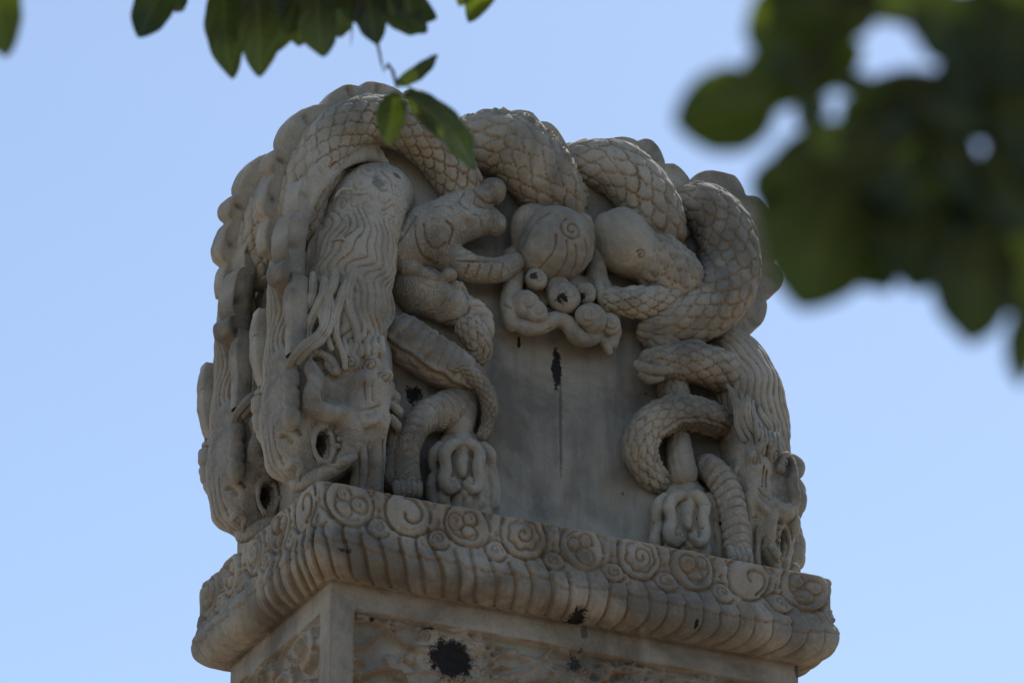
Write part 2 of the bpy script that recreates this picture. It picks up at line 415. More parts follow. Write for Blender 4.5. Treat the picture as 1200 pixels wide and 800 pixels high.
# ---------------------------------------------------------------- the stele
LABEL = 'tall grey marble stele crowned with coiled carved dragons above a cloud carved cornice'
stele = bpy.data.objects.new('stele', None); sc.collection.objects.link(stele)
stele['label'] = LABEL; stele['category'] = 'monument'
base_w = CEN.copy(); stele.location = (base_w[0], base_w[1], 0); stele.rotation_euler = (0, 0, PH)
Z0 = ZT
def up(o):
    # sculpted in the frame whose z is 0 at the cornice's top; lift it there
    o.location.z += Z0 if o.parent is stele else 0
    return o
def part(name, VF, mat=M_stone, parent=stele, **k):
    return up(mk(name, VF[0], VF[1], mat, parent, **k))
def partA(name, acc, mat=M_stone, parent=stele, **k):
    return up(acc.out(name, mat, parent, **k))

# --- relief canvas (heights over a flat sheet)
class Relief:
    def __init__(s, w_, h_, res):
        s.nx, s.ny = int(w_/res)+1, int(h_/res)+1; s.x = np.linspace(0, w_, s.nx); s.y = np.linspace(0, h_, s.ny)
        s.H = np.zeros((s.nx, s.ny)); s.G = np.zeros((s.nx, s.ny)); s.res = res
    def win(s, x0, x1, y0, y1):
        i = np.searchsorted(s.x, [x0, x1]); j = np.searchsorted(s.y, [y0, y1])
        sl = (slice(max(0, i[0]), i[1]), slice(max(0, j[0]), j[1])); X, Y = np.meshgrid(s.x[sl[0]], s.y[sl[1]], indexing='ij'); return sl, X, Y
    def dome(s, cx, cy, rx, ry, h, base=0., rot=0., p=.5, lobes=0, la=.1, lph=0., rim=0):
        m = max(rx, ry)*1.2; sl, X, Y = s.win(cx-m, cx+m, cy-m, cy+m)
        if X.size == 0: return
        x, y = X-cx, Y-cy; c, q = math.cos(rot), math.sin(rot); x, y = x*c+y*q, -x*q+y*c
        d = np.hypot(x/rx, y/ry)
        if lobes: d = d/(1+la*np.abs(np.cos(.5*lobes*np.arctan2(y, x)+lph))-la)
        v = base+h*np.clip(1-d**2, 0, 1)**p
        s.H[sl] = np.where(d < 1, np.maximum(s.H[sl], v), s.H[sl])
    def groove(s, poly, wid, dep):
        poly = np.asarray(poly); lo = poly.min(0)-wid*3; hi = poly.max(0)+wid*3; sl, X, Y = s.win(lo[0], hi[0], lo[1], hi[1])
        if X.size == 0: return
        s.G[sl] = np.maximum(s.G[sl], dep*np.exp(-(polydist(X, Y, poly)/wid)**2))
    def ridge(s, poly, r, h, base=0.):
        poly = np.asarray(poly); lo = poly.min(0)-r*1.2; hi = poly.max(0)+r*1.2; sl, X, Y = s.win(lo[0], hi[0], lo[1], hi[1])
        if X.size == 0: return
        d = polydist(X, Y, poly)/r; s.H[sl] = np.where(d < 1, np.maximum(s.H[sl], base+h*np.sqrt(np.clip(1-d*d, 0, 1))), s.H[sl])
    def blur(s, n=1):
        for _ in range(n):
            p = np.pad(s.H, 1, 'edge'); s.H = (p[:-2, 1:-1]+p[2:, 1:-1]+p[1:-1, :-2]+p[1:-1, 2:]+2*s.H)/6
def spir(cx, cy, r0, r1, turns, a0, hand=1):
    t = np.linspace(0, 1, int(18*turns)+6); a = a0+hand*2*math.pi*turns*t; r = r0+(r1-r0)*t
    return np.stack([cx+r*np.cos(a), cy+r*np.sin(a)], 1)
def medallion(rl, cx, cy, R0, kind, hand, rr):
    if kind == 0:      # scalloped cloud flower round a coiled heart
        circ = spir(cx, cy, R0*1.02, R0*1.0, 1, 0); rl.groove(circ, .0042, .011)
        rl.dome(cx, cy, R0*1.08, R0*.98, .014, .004, lobes=8, la=.16, lph=rr, p=.35)
        rl.groove(np.array([[cx+R0*.72*(.84+.16*abs(math.cos(3.5*a+rr)))*math.cos(a), cy+R0*.66*(.84+.16*abs(math.cos(3.5*a+rr)))*math.sin(a)] for a in np.linspace(0, 6.3, 40)]), .0038, .009)
        rl.dome(cx, cy, R0*.62, R0*.54, .010, .014, p=.5)
        rl.groove(spir(cx, cy, R0*.05, R0*.5, 1.3, rr*3, hand), .0034, .008)
    elif kind == 1:    # big C scroll with balls in it
        rl.dome(cx, cy, R0*1.08, R0*1.0, .011, .003, p=.35)
        rl.ridge(spir(cx, cy, R0*.86, R0*.66, .62, 1.2+rr, hand), R0*.20, .012, .010)
        ro = rr*2.2; cr_, sr_q = math.cos(ro), math.sin(ro); tri = [(a_*cr_-b_*sr_q, a_*sr_q+b_*cr_, c_*(1+.18*math.sin(rr*40+k_*2))) for k_, (a_, b_, c_) in enumerate(((-.02*hand, -.32, .36), (.38*hand, .25, .33), (-.32*hand, .20, .30)))]
        for bx_, by_, br_ in tri: rl.dome(cx+bx_*R0, cy+by_*R0, R0*br_, R0*br_*.92, .015, .011)
        rl.groove(spir(cx, cy, R0*.80, R0*.52, .42, rr*5+2, hand), .0034, .010)
        for bx_, by_, br_ in tri:
            rl.groove(spir(cx+bx_*R0, cy+by_*R0, br_*R0, br_*R0, 1, 0), .0030, .009)
        for bx_, by_, br_ in tri[:2]: rl.groove(spir(cx+bx_*R0, cy+by_*R0, .002, R0*.22, 1.2, rr*9, hand), .0028, .007)
        rl.groove(spir(cx, cy, R0*1.01, R0*.98, .97, rr), .0042, .012)
    else:              # open hook with a long lip
        rl.dome(cx, cy, R0*1.1, R0*.95, .012, .003, lobes=5, la=.12, lph=rr, p=.35)
        rl.dome(cx+.05*R0, cy+.02*R0, R0*.78, R0*.64, .008, .012, rot=.2*hand, p=.4)
        rl.groove(spir(cx+.1*R0, cy, R0*.18, R0*.70, .8, 2.6+rr, hand), .0045, .012)
        rl.groove(spir(cx, cy, R0*1.0, R0*.97, .95, rr), .0042, .012)

# --- cornice: a moulded profile carried round the four sides with the cloud relief on it
def build_cornice():
    res = .0036
    prof = np.array([[-.012, .0], [0, -.006], [.002, -.03], [.0, -.07], [.0, -.115], [.004, -.145], [.014, -.175], [.017, -.2], [.008, -.228], [-.018, -.252], [-.05, -.264], [-.072, -.268]])
    pc, tt = catmull(np.c_[prof, np.zeros(len(prof)), np.ones(len(prof))], res); TL = tt[-1]
    pc = pc[:, :2]
    acc = Acc()
    sides = [(2*HW, 0), (2*HD, 1), (2*HW, 2), (2*HD, 3)]   # front, right, back, left
    rows = []
    for (Ls, sid) in sides:
        rl = Relief(Ls, TL, res if sid in (0, 3) else .008)
        rl.y = tt; rl.ny = len(tt); rl.H = np.zeros((rl.nx, rl.ny)); rl.G = rl.H.copy(); r2 = random.Random(31+sid)
        # fringe of overlapping petals that lean away from the middle
        X, Y = np.meshgrid(rl.x, rl.y, indexing='ij')
        pit = Ls/round(Ls/.057); mid = Ls*.5+.02; sg = np.sign(X-mid)
        lean = np.clip(np.abs(X-mid)/.25, 0, 1)
        tq = np.clip((Y-.115)/(TL-.115), 0, 1)
        bow = np.where(X > mid, -.020*np.sin(math.pi*tq)-.004*np.abs(np.sin(tq*math.pi*2.2)), .028*(1-tq)+.006*np.sin(tq*9))
        u = (X-mid + bow*lean + .004*np.sin(X*41))*sg/pit
        ph = u % 1; row = np.floor(u); r0_ = np.sin(row*12.9898+sid)*43758.5; jr = r0_-np.floor(r0_)
        pet = .013*(1-(1-ph)**2.2) - .014*np.exp(-((1-ph)/.09)**2) - .007*np.exp(-(ph/.07)**2) + (jr-.5)*.004
        step1 = .195+.010*np.abs(np.sin(ph*math.pi))+(jr-.5)*.02
        pet2 = pet + .0055*sstep(0, .005, step1-Y) - .004*np.exp(-((Y-step1-.002)/.003)**2)
        end = TL-.022+.012*np.sqrt(np.clip(1-(2*ph-1)**2, 0, 1))
        pet2 = np.where(Y > end, -.006, pet2)
        m = sstep(.118, .14, Y); fine = .0012*np.sin(ph*2*math.pi*3)
        belt0 = (pet2+fine)*m
        # cloud belt
        pitch = Ls/round(Ls/.181); n = round(Ls/pitch); base_y = .062
        for k in range(int(Ls/.024)):                      # small lobes behind everything
            cx = (k+.5)*.024; y0 = .128+.012*math.sin(cx*2*math.pi/pitch+1.2)+r2.uniform(-.005, .005)
            rl.dome(cx, y0, .019, .016, .007, .003)
        for k in range(n+1):
            cx = k*pitch+r2.uniform(-.008, .008)
            rl.dome(cx, .124, .036, .032, .012, .006, lobes=5, la=.12, lph=r2.random()); rl.dome(cx+r2.choice((-1, 1))*.004, .122, .022, .022, .012, .012)
            rl.groove(spir(cx, .124, .036, .034, .8, .4), .0036, .011); rl.groove(spir(cx, .122, .003, .020, 1.2, r2.uniform(0, 6), r2.choice((-1, 1))), .0034, .009)
            rl.dome(cx-.036, .142, .02, .018, .010, .005); rl.dome(cx+.036, .14, .02, .018, .010, .005)
            rl.dome(cx+.002, .024, .015, .014, .010, .004)
            rl.dome(cx-.022, .075, .013, .02, .008, .004, rot=.5); rl.dome(cx+.024, .078, .013, .02, .008, .004, rot=-.5)
        for k in range(n):                                 # tails that run from each rosette down to the small clouds
            cx = (k+.5)*pitch
            for q in (-1, 1):
                t = np.linspace(0, 1, 14); rl.ridge(np.stack([cx+q*(.03+t*.052), .108+.026*np.sin(t*3.0)+t*.006], 1), .009, .010, .006)
                rl.dome(cx+q*.080, .052, .015, .022, .010, .003, rot=q*.3); rl.dome(cx+q*.078, .088, .014, .016, .010, .003)
                rl.dome(cx+q*.052, .012, .018, .012, .009, .003)
        kinds = [1, 2, 1, 0, 1, 0, 1, 2, 1]
        for k in range(n):
            cx = (k+.5)*pitch+r2.uniform(-.006, .006)
            medallion(rl, cx, base_y+r2.uniform(-.003, .003), .074+r2.uniform(-.003, .003), kinds[(k+sid) % 9], r2.choice((-1, 1)), r2.uniform(-.6, .6))
        rl.H = np.where(rl.H > .001, .032*(1-np.exp(-rl.H/.028)), 0)+belt0*(rl.H < .001)+.25*belt0*(rl.H >= .001)-rl.G*1.25
        # crisp borders
        rl.H = rl.H*sstep(.002, .016, Y)+.012*sstep(0, .004, Y)*(1-sstep(.004, .018, Y))
        rl.H *= np.where(Y < .15, 1.0 if sid in (0, 2) else 1.2, 1.0)
        rl.H = np.minimum(rl.H, .030)+.0016*(vnoise(X, Y*40/2, 42, 1.6, sid+40)+vnoise(X, Y*90/2, 95, 1.6, sid+50))
        rl.blur(1)
        # the shallow corner margin, so that both sides meet
        cm = np.minimum(sstep(0, .034 if sid == 3 else .013, X), sstep(0, .034 if sid == 0 else .013, Ls-X)); rl.H = rl.H*cm+.006*(1-cm)
        o = pc[:, 0][None]+rl.H; z = pc[:, 1][None]+0*rl.H
        zz = z - np.clip(rl.H, 0, 1)*sstep(.21, .26, Y)*.6
        s = rl.x[:, None]
        # pull the ends so that the mitre follows the profile
        wn = cm*sstep(.004, .03, Y)*sstep(0, .05, TL-Y)
        zz = zz+wn*.0055*vnoise(X, Y*22, 33, 1.4, sid+7)
        sx = (s/Ls-.5)*2; full = (Ls/2+o)*sx+wn*.007*vnoise(X, Y*25, 30, 1.4, sid+3)
        if sid == 0: V = np.stack([full, HD+o, zz], -1)
        elif sid == 1: V = np.stack([HW+o, -full, zz], -1)
        elif sid == 2: V = np.stack([-full, -HD-o, zz], -1)
        else: V = np.stack([-HW-o, full, zz], -1)
        F = grid_faces(rl.nx, rl.ny, False)
        acc.add(V.reshape(-1, 3), F[:, ::-1])
    # closing top and bottom
    t = .01
    acc.add(np.array([[-HW+t, -HD+t, -.001], [HW-t, -HD+t, -.001], [HW-t, HD-t, -.001], [-HW+t, HD-t, -.001]]), np.array([[0, 1, 2, 3]]))
    acc.add(np.array([[-HW+.05, -HD+.05, -.2665], [HW-.05, -HD+.05, -.2665], [HW-.05, HD-.05, -.2665], [-HW+.05, HD-.05, -.2665]]), np.array([[3, 2, 1, 0]]))
    global ROUGH
    ROUGH = 0; o = partA('cornice', acc, M_cornice); ROUGH = .36; return o
build_cornice()

# --- shaft with framed low relief
IN = .070; SW, SD = HW-IN, HD-IN
def build_shaft():
    acc = Acc(); top = -.262
    for sid, Ls in ((0, 2*SW), (3, 2*SD), (1, 2*SD), (2, 2*SW)):
        H_ = .75 if sid in (0, 3) else .3; res = .0036 if sid in (0, 3) else .02
        rl = Relief(Ls, H_, res); X, Y = np.meshgrid(rl.x, rl.y, indexing='ij'); r2 = random.Random(5+sid)
        if sid in (0, 3):
            bd = .078; bt = .086
            # clouds, bodies and flames in low relief
            for k in range(int((240 if sid == 0 else 90)*Ls)):
                cx, cy = r2.uniform(bd, Ls-bd), r2.uniform(bt, H_)
                q = r2.random(); am = 3.4 if sid == 0 else 1.9
                if q < .40: rl.dome(cx, cy, r2.uniform(.012, .03), r2.uniform(.008, .018), .006*am, r2.uniform(0, .004), rot=r2.uniform(-.5, .5))
                elif q < .85:
                    a = r2.uniform(-.7, .7); l = r2.uniform(.05, .13); t = np.linspace(-1, 1, 12); am2 = r2.uniform(.008, .02); p0 = r2.uniform(0, 6)
                    x = cx+t*l*math.cos(a)-am2*np.sin(t*3+p0)*math.sin(a); y = cy+t*l*math.sin(a)+am2*np.sin(t*3+p0)*math.cos(a)
                    rl.ridge(np.stack([x, y], 1), r2.uniform(.004, .010), .007*am, r2.uniform(0, .003))
                else:
                    rl.dome(cx, cy, .026, .024, .008*am, .003); rl.groove(spir(cx, cy, .002, .02, 1.3, r2.uniform(0, 6)), .0028, .006*am)
            if sid == 0:   # a long wavy creature and the bald boss with the black growth
                t = np.linspace(0, 1, 60); rl.ridge(np.stack([bd+.12+t*(Ls-.3), .22+.06*np.sin(t*11)], 1), .03, .012, .003)
                c = P(530, 770, SD); bx, by = c[0]+SW, -(c[2])+top
                rl.dome(bx, by, .115, .095, .012, .006, p=.4)
                for k in range(9):
                    a = -math.pi*(.05+.9*k/8); rl.ridge(np.array([[bx+.09*math.cos(a), by+.08*math.sin(a)], [bx+.122*math.cos(a+.08), by+.112*math.sin(a+.08)]]), .010, .006, .006)
                for k in range(26):
                    x = SW*1.0+.05+k*.02
                    rl.ridge(np.array([[x, bt+.02+.03*math.sin(k*.9)], [x+.05, bt+.05+.02*math.sin(k*1.7)], [x+.08, bt+.03]]), .006, .008, .004)
            else:
                for cx, cy, r_ in ((Ls-.15, .165, .062), (Ls-.29, .235, .06), (Ls-.15, .32, .06), (Ls-.43, .16, .055), (Ls-.36, .36, .06), (Ls-.56, .26, .055)):
                    rl.dome(cx, cy, r_*1.2, r_*1.1, .026, .014, lobes=7, la=.2, p=.35); rl.dome(cx, cy, r_*.75, r_*.7, .022, .036, p=.5)
                    rl.groove(spir(cx, cy, .004, r_*.62, 1.3, 1.0), .0075, .030); rl.dome(cx, cy, r_*.25, r_*.25, .012, .052)
            rl.H -= rl.G; rl.blur(1)
            inside = (X > bd) & (X < Ls-bd) & (Y > bt)
            rl.H = np.where(inside, rl.H-(.026 if sid == 0 else .016), 0.)
            fl = (np.abs(X-bd) < .005) & (Y > bt-.004) | (np.abs(Ls-bd-X) < .005) & (Y > bt-.004) | (np.abs(Y-bt) < .005) & (X > bd) & (X < Ls-bd)
            rl.H = np.where(fl & ~inside, .0, rl.H)
        o = rl.H; full = X-Ls/2; zz = top-Y
        if sid == 0: V = np.stack([full, SD+o, zz], -1)
        elif sid == 1: V = np.stack([SW+o, -full, zz], -1)
        elif sid == 2: V = np.stack([-full, -SD-o, zz], -1)
        else: V = np.stack([-SW-o, full, zz], -1)
        acc.add(V.reshape(-1, 3), grid_faces(rl.nx, rl.ny, False)[:, ::-1])
        # plain face below, down to the base
        zb = -(Z0-1.1); V2 = np.array([V[0, -1], V[-1, -1], V[-1, -1]*[1, 1, 0]+[0, 0, zb], V[0, -1]*[1, 1, 0]+[0, 0, zb]])
        acc.add(V2, np.array([[3, 2, 1, 0]]))
    global ROUGH
    ROUGH = 0; o = partA('shaft', acc, M_shaft); ROUGH = .36
    return o
build_shaft()
# base block with a stepped foot, below the picture
def box(acc, x0, x1, w0, w1, z0, z1):
    V = np.array([[x, w_, z] for z in (z0, z1) for w_ in (w0, w1) for x in (x0, x1)])
    acc.add(V, np.array([[0, 1, 3, 2], [4, 6, 7, 5], [0, 4, 5, 1], [2, 3, 7, 6], [0, 2, 6, 4], [1, 5, 7, 3]])[:, ::-1])
a = Acc(); box(a, -1.05, 1.05, -.65, .65, -Z0+.45, -Z0+1.1); box(a, -1.3, 1.3, -.9, .9, -Z0+.2, -Z0+.447); box(a, -1.6, 1.6, -1.2, 1.2, -Z0-.02, -Z0+.197)
pl = partA('plinth', a, M_shaft, smooth=False); bv = pl.modifiers.new('bevel', 'BEVEL'); bv.width = .02; bv.segments = 3

# --- solid heart of the crown with the blank tablet on its front
WP = .235
def build_core():
    out = [(373, 640), (373, 560), (373, 400), (378, 300), (388, 240), (402, 190), (440, 152), (530, 150), (600, 162), (690, 190), (780, 238), (830, 275), (848, 330), (852, 400), (862, 440), (882, 520), (888, 600), (890, 690)]
    q = np.array([P(x, y, WP)[[0, 2]] for x, y in out]); q = q[q[:, 1] > .005]
    q = np.vstack([[q[0, 0], -.003], q, [q[-1, 0], -.003]])
    import bmesh
    bm = bmesh.new(); lo, hi = -.40, WP
    f = [bm.verts.new((x, -hi, z)) for x, z in q]; b = [bm.verts.new((x, -lo, z)) for x, z in q]
    bm.faces.new(f); bm.faces.new(b[::-1]); n = len(f)
    for i in range(n): bm.faces.new((f[i], b[i], b[(i+1) % n], f[(i+1) % n]))
    bmesh.ops.recalc_face_normals(bm, faces=bm.faces)
    me = bpy.data.meshes.new('crown_block'); bm.to_mesh(me); bm.free(); me.materials.append(M_panel)
    o = bpy.data.objects.new('crown_block', me); sc.collection.objects.link(o); o.parent = stele; o.location.z = Z0
    m = o.modifiers.new('bevel', 'BEVEL'); m.width = .03; m.segments = 4; m.limit_method = 'ANGLE'; m.angle_limit = R(50)
    return o
build_core()

# --- the big dragons whose heads hang at the sides
def sx(v, lo, hi): return v
HEADLO = (-1.0, .02, -.02); HEADHI = (-.50, .50, .62)
def head_sdf():
    s = Sdf(HEADLO, HEADHI, .0046)
    c = lambda l, **k: s.chain(C4(l), **k)
    # skull, muzzle and cheek
    c([(425, 415, .26, .085), (425, 455, .30, .088), (418, 500, .30, .078), (404, 532, .29, .058)], k=.03)
    c([(372, 430, .27, .085), (358, 470, .27, .092), (350, 515, .26, .088), (348, 540, .25, .070), (350, 556, .25, .045)], k=.04)
    c([(338, 430, .22, .06), (332, 490, .20, .07), (334, 540, .20, .06)], k=.03)
    c([(398, 425, .28, .085), (396, 455, .28, .088), (392, 490, .28, .088), (384, 520, .27, .080), (378, 545, .26, .065)], k=.03)
    # brow that curls up into a cup
    c([(359, 418, .36, .012), (364, 432, .375, .022), (370, 446, .38, .024), (365, 462, .38, .026), (366, 476, .370, .028), (382, 485, .370, .030), (398, 484, .365, .026)], k=.02)
    c([(360, 417, .36, .010), (374, 413, .37, .012), (388, 422, .375, .013), (396, 436, .375, .010)], k=.008)
    c([(386, 428, .375, .016), (392, 434, .385, .016)], k=.01)
    # ridge running from brow down the side of the open mouth
    c([(404, 488, .37, .028), (414, 505, .37, .030), (408, 527, .350, .032), (396, 541, .335, .026)], k=.022)
    # forehead slab and the eye
    c([(418, 448, .36, .032), (430, 446, .365, .036), (440, 456, .36, .034)], k=.02)
    c([(419, 470, .365, .026), (421, 490, .37, .024)], k=.02)
    c([(440, 474, .36, .03), (446, 492, .355, .03), (440, 508, .34, .028)], k=.02)
    c([(423, 497, .385, .012), (434, 494, .39, .014), (443, 489, .38, .010)], k=.008)
    # curls over the forehead
    for (x, y, r) in ((411, 425, .029), (435, 427, .028), (452, 441, .022)): s.ell(P(x, y, .375), (r, .03, r), k=.006)
    c([(452, 452, .35, .012), (450, 460, .35, .014), (455, 466, .345, .008)], k=.006)
    # mouth cave with its lip, tongue tip inside
    lip = [(379+11*math.cos(t)+2*math.sin(t), 521+20*math.sin(t), .356, .010) for t in np.linspace(0, 6.28, 14)]
    s.chain(C4(lip), k=.012)
    s.ell(P(379, 521, .360), (.019, .07, .044), rot=.12, k=.012, op='-')
    s.ell(P(376, 529, .305), (.014, .02, .016), k=.004)
    # fang like leaf and trailing lower jaw
    c([(347, 570, .27, .018), (366, 562, .31, .024), (385, 552, .335, .024), (402, 541, .35, .020)], k=.012)
    c([(393, 545, .36, .012), (405, 539, .375, .017), (415, 535, .375, .012)], k=.004)
    # beard columns
    c([(415, 516, .33, .022), (422, 535, .33, .024), (421, 560, .32, .026), (419, 585, .31, .03)], k=.008)
    c([(441, 500, .33, .028), (440, 530, .32, .032), (436, 560, .31, .034), (436, 590, .30, .036)], k=.008)
    c([(457, 470, .29, .03), (462, 510, .28, .03), (458, 560, .27, .04)], k=.012)
    for (x, y, r) in ((400, 506, .008), (402, 514, .008), (400, 522, .008)): s.ell(P(x-4, y, .372), (r*1.3, r, r), k=.002)
    c([(336, 548, .33, .010), (344, 540, .34, .013), (352, 546, .34, .012), (350, 556, .33, .009)], k=.005)
    for k, (x, y) in enumerate(((456, 452), (463, 466), (466, 482), (464, 498))): c([(x-6, y-8, .33, .014), (x+1, y, .33, .016), (x+2, y+8, .31, .009)], k=.005)
    for k in range(6): c([(402+k*9, 402-abs(k-2)*2, .385, .010), (405+k*8.6, 412, .395, .012), (401+k*9, 420, .385, .006)], k=.004)
    V, F = s.mesh(); V = relax(V, F, 1); V, F = subdiv(V, F)
    L = []
    for x, y in ((411, 425), (435, 427), (452, 441)): L.append(spiral2(x, y, .40, .004, .022, 1.4, 1.0))
    for dx in (0, 6, 12): L.append(L2([(372+dx*.3, 416+dx), (380, 420+dx*.6), (388-dx*.2, 432+dx*.3)], .38))
    V = engrave(V, F, L, .0034, .006)
    L = [L2([(420, 484), (431, 481), (441, 478)], .37), L2([(424, 452), (426, 470)], .37), L2([(432, 450), (434, 472)], .37), L2([(392, 500), (398, 520), (390, 542)], .36), L2([(418, 530), (420, 560), (418, 580)], .34), L2([(430, 520), (432, 550), (428, 585)], .34), L2([(446, 520), (448, 560), (446, 585)], .33)]
    V = engrave(V, F, L, .004, .006)
    L = [L2([(365, 404+k*4), (380, 406+k*3.4), (394, 418+k*3), (403, 432+k*2)], .37) for k in (-1, 0)]
    V = engrave(V, F, L, .004, .005)
    # three slanting nicks and jaw lines on the cheek
    L = []
    for (x, y) in ((331, 524), (339, 512), (346, 505), (326, 542)): L.append(L2([(x-5, y-5), (x, y-1), (x+4, y+5)], .33))
    V = engrave(V, F, L, .006, .012)
    L = [np.array([PX(314+k*5, 500, -.90)[1:], PX(313+k*5, 540, -.90)[1:], PX(320+k*5, 558, -.89)[1:]]) for k in range(3)]
    V = engrave(V, F, L, .004, .006, axis=0, sign=-1)
    return V, F
def strand(pts, wid, seed=0, ref=(0, 1, 0), lines=3, flat=.55):
    """a lock of hair: flattened rope with long grooves"""
    def d(S, T, RR):
        return -RR*.16*np.abs(np.cos(T*lines))**6
    return tube(pts, d, step=.007, nth=30, flat=flat, ref=ref)
def big_dragon():
    """every piece as (name, V, F), sculpted at the front left corner"""
    out = {}
    # body: broad neck bent over at the top, carved with flowing flame lines
    def bd(S, T, RR):
        n_ = vnoise(S, T, 42, 5, 4)+.7*vnoise(S, T, 70, 8, 8)
        sw = np.sin(n_*8); up_ = .0038*(np.sqrt(np.abs(sw)+.02)-.6)       # contour-like swirls on the nape
        ph = (T*30/(2*math.pi) + .9*np.sin(S*24+.8*np.sin(T*3)) + .35*np.sin(S*57)) % 1
        hr = .0065*(np.sqrt(np.clip(1-(2*ph-1)**2, 0, 1))-.6)
        m = sstep(.34, .40, S+.03*np.sin(T*9))
        return up_*(1-m)+hr*m + .006*vnoise(S, T, 30, 3, 4)
    out['body'] = tube(C4([(462, 262, .10, .07), (448, 232, .20, .10), (432, 240, .26, .115), (420, 275, .27, .125), (408, 325, .27, .135), (400, 385, .27, .135), (402, 440, .26, .115), (405, 480, .25, .09)]), bd, step=.0036, nth=230)
    a = Acc()
    # swirling relief on the neck
    for pts in ([(376, 270), (372, 290), (366, 330)], [(470, 225), (462, 262), (446, 300), (446, 330)], [(396, 250), (408, 262), (402, 275)], [(388, 282), (402, 280), (412, 290)], [(384, 300), (398, 298), (414, 306), (428, 303)], [(424, 240), (432, 256), (424, 272), (430, 288)], [(440, 214), (444, 236), (438, 252)], [(392, 232), (400, 222), (414, 222)]):
        a.add(*tube(C4([(x, y, 0.392-abs(x-412)**2*.000052, .0045) for x, y in pts]), step=.007, nth=10))
    out['neck_swirl'] = (np.concatenate(a.V), np.concatenate(a.F))
    # dorsal fin: stands out to the side with lobes
    fp = C4([(446, 198, .24, .008), (424, 192, .26, .012), (396, 202, .29, .018), (376, 222, .32, .022), (364, 236, .33, .024), (352, 270, .33, .024), (348, 310, .32, .024), (350, 352, .31, .02)])
    out['dorsal_fin'] = fin(fp, side=-1, h=.058, lobe=.11, th=.08, dw=0)
    # mane: long wavy locks on the neck's front and on its left
    a = Acc(); r2 = random.Random(3)
    for k in range(0, 15, 2):
        x0 = 366+k*6.2; ph = k*.35; y0 = 318+8*math.sin(k*1.3)+max(0, (k-8))*2
        pts = []
        for j in range(8):
            t = j/7; y = y0+t*(108-(4*abs(k-6)))
            x = x0+7.5*math.sin(ph+t*6.0)*(.4+t) - t*8 + (k-7)*t*.8
            wv = .268+math.sqrt(max(.001, .142**2-((x-403)/410)**2))*.985
            pts.append((x, y, wv-.004, (.017+.003*math.sin(k))*(1-.65*t)*min(1, .25+t*4)+.002))
        a.add(*strand(C4(pts), .01, k, flat=.8))
    # one long lock that sweeps down to the left across the others
    a.add(*strand(C4([(380, 330, .395, .012), (384, 360, .405, .012), (376, 388, .41, .013), (356, 406, .40, .014), (341, 424, .37, .013), (335, 446, .34, .01)]), .01, flat=.7, lines=3))
    a.add(*strand(C4([(384, 338, .395, .010), (390, 366, .405, .010), (382, 392, .41, .011), (362, 410, .40, .011), (347, 428, .37, .010)]), .01, flat=.7, lines=3))
    for k in range(9):     # locks on the flank
        wv = .150+k*.0235; pts = []
        for j in range(8):
            t = j/7; z = .52-t*.30
            ww = wv+.018*math.sin(1.2+t*7+k*.25)*(.5+t); xx = P(403, 400, .27)[0]-math.sqrt(max(.0004, .137**2-(ww-.27)**2))-.004
            pts.append([xx, ww, z, .0125*(1-.4*t)+.002])
        a.add(*strand(np.array(pts), .01, k, ref=(-1, 0, 0), flat=.8))
    out['mane'] = (np.concatenate(a.V), np.concatenate(a.F))
    # back-swept horns: square slabs that stand off the flank
    def slab(pts, th=.03):
        def d(S, T, RR):
            q = np.maximum(np.abs(np.cos(T)), np.abs(np.sin(T))); return RR*(1/q-1)*.62
        V, F = tube(pts, d, step=.008, nth=40, cap=False)
        return V, F
    a = Acc()
    a.add(*slab(C4([(349, 328, .34, .030), (346, 352, .345, .032), (347, 385, .345, .027), (344, 418, .345, .022)])))
    out['horn'] = (np.concatenate(a.V), np.concatenate(a.F))
    a = Acc(); a.add(*slab(C4([(309, 368, .13, .029), (305, 392, .13, .028), (306, 425, .13, .026), (312, 452, .14, .022)])))
    a.add(*tube(C4([(338, 300, .22, .04), (336, 340, .20, .055), (336, 390, .19, .058), (334, 430, .19, .064), (334, 470, .19, .06)]), hairy(22, .006, .21, .8), step=.004, nth=110))
    a.add(*tube(C4([(352, 250, .10, .07), (346, 300, .09, .075), (342, 360, .09, .07)]), hairy(17, .005, .13, .5), step=.006, nth=70))
    out['horn.001'] = (np.concatenate(a.V), np.concatenate(a.F))
    # ringed whisker rolls beneath the horns
    a = Acc()
    a.add(*tube(C4([(343, 424, .345, .020), (341, 445, .35, .026), (342, 470, .35, .026), (341, 490, .35, .028), (341, 505, .345, .018)]), lambda S, T, RR: -.006*np.exp(-(((S % .062)-.03)/.007)**2), step=.004, nth=40))
    out['whisker'] = (np.concatenate(a.V), np.concatenate(a.F))
    a = Acc()
    for k in range(4):
        a.add(*strand(C4([(304+k*4, 462-k, .12+.03*k, .009), (306+k*4, 446-k, .13+.03*k, .010), (314+k*3, 437+k*2, .16+.02*k, .010), (325+k*1, 444+k*2, .2+.01*k, .010), (330, 462+k*3, .23, .008)]), .01, flat=.9))
    a.add(*tube(C4([(307, 455, .12, .018), (304, 475, .12, .026), (307, 498, .12, .028), (313, 516, .13, .024), (315, 524, .13, .012)]), lambda S, T, RR: -.005*np.exp(-(((S % .055)-.03)/.007)**2), step=.004, nth=40))
    out['whisker.001'] = (np.concatenate(a.V), np.concatenate(a.F))
    out['head'] = head_sdf()
    return out
BD = big_dragon()
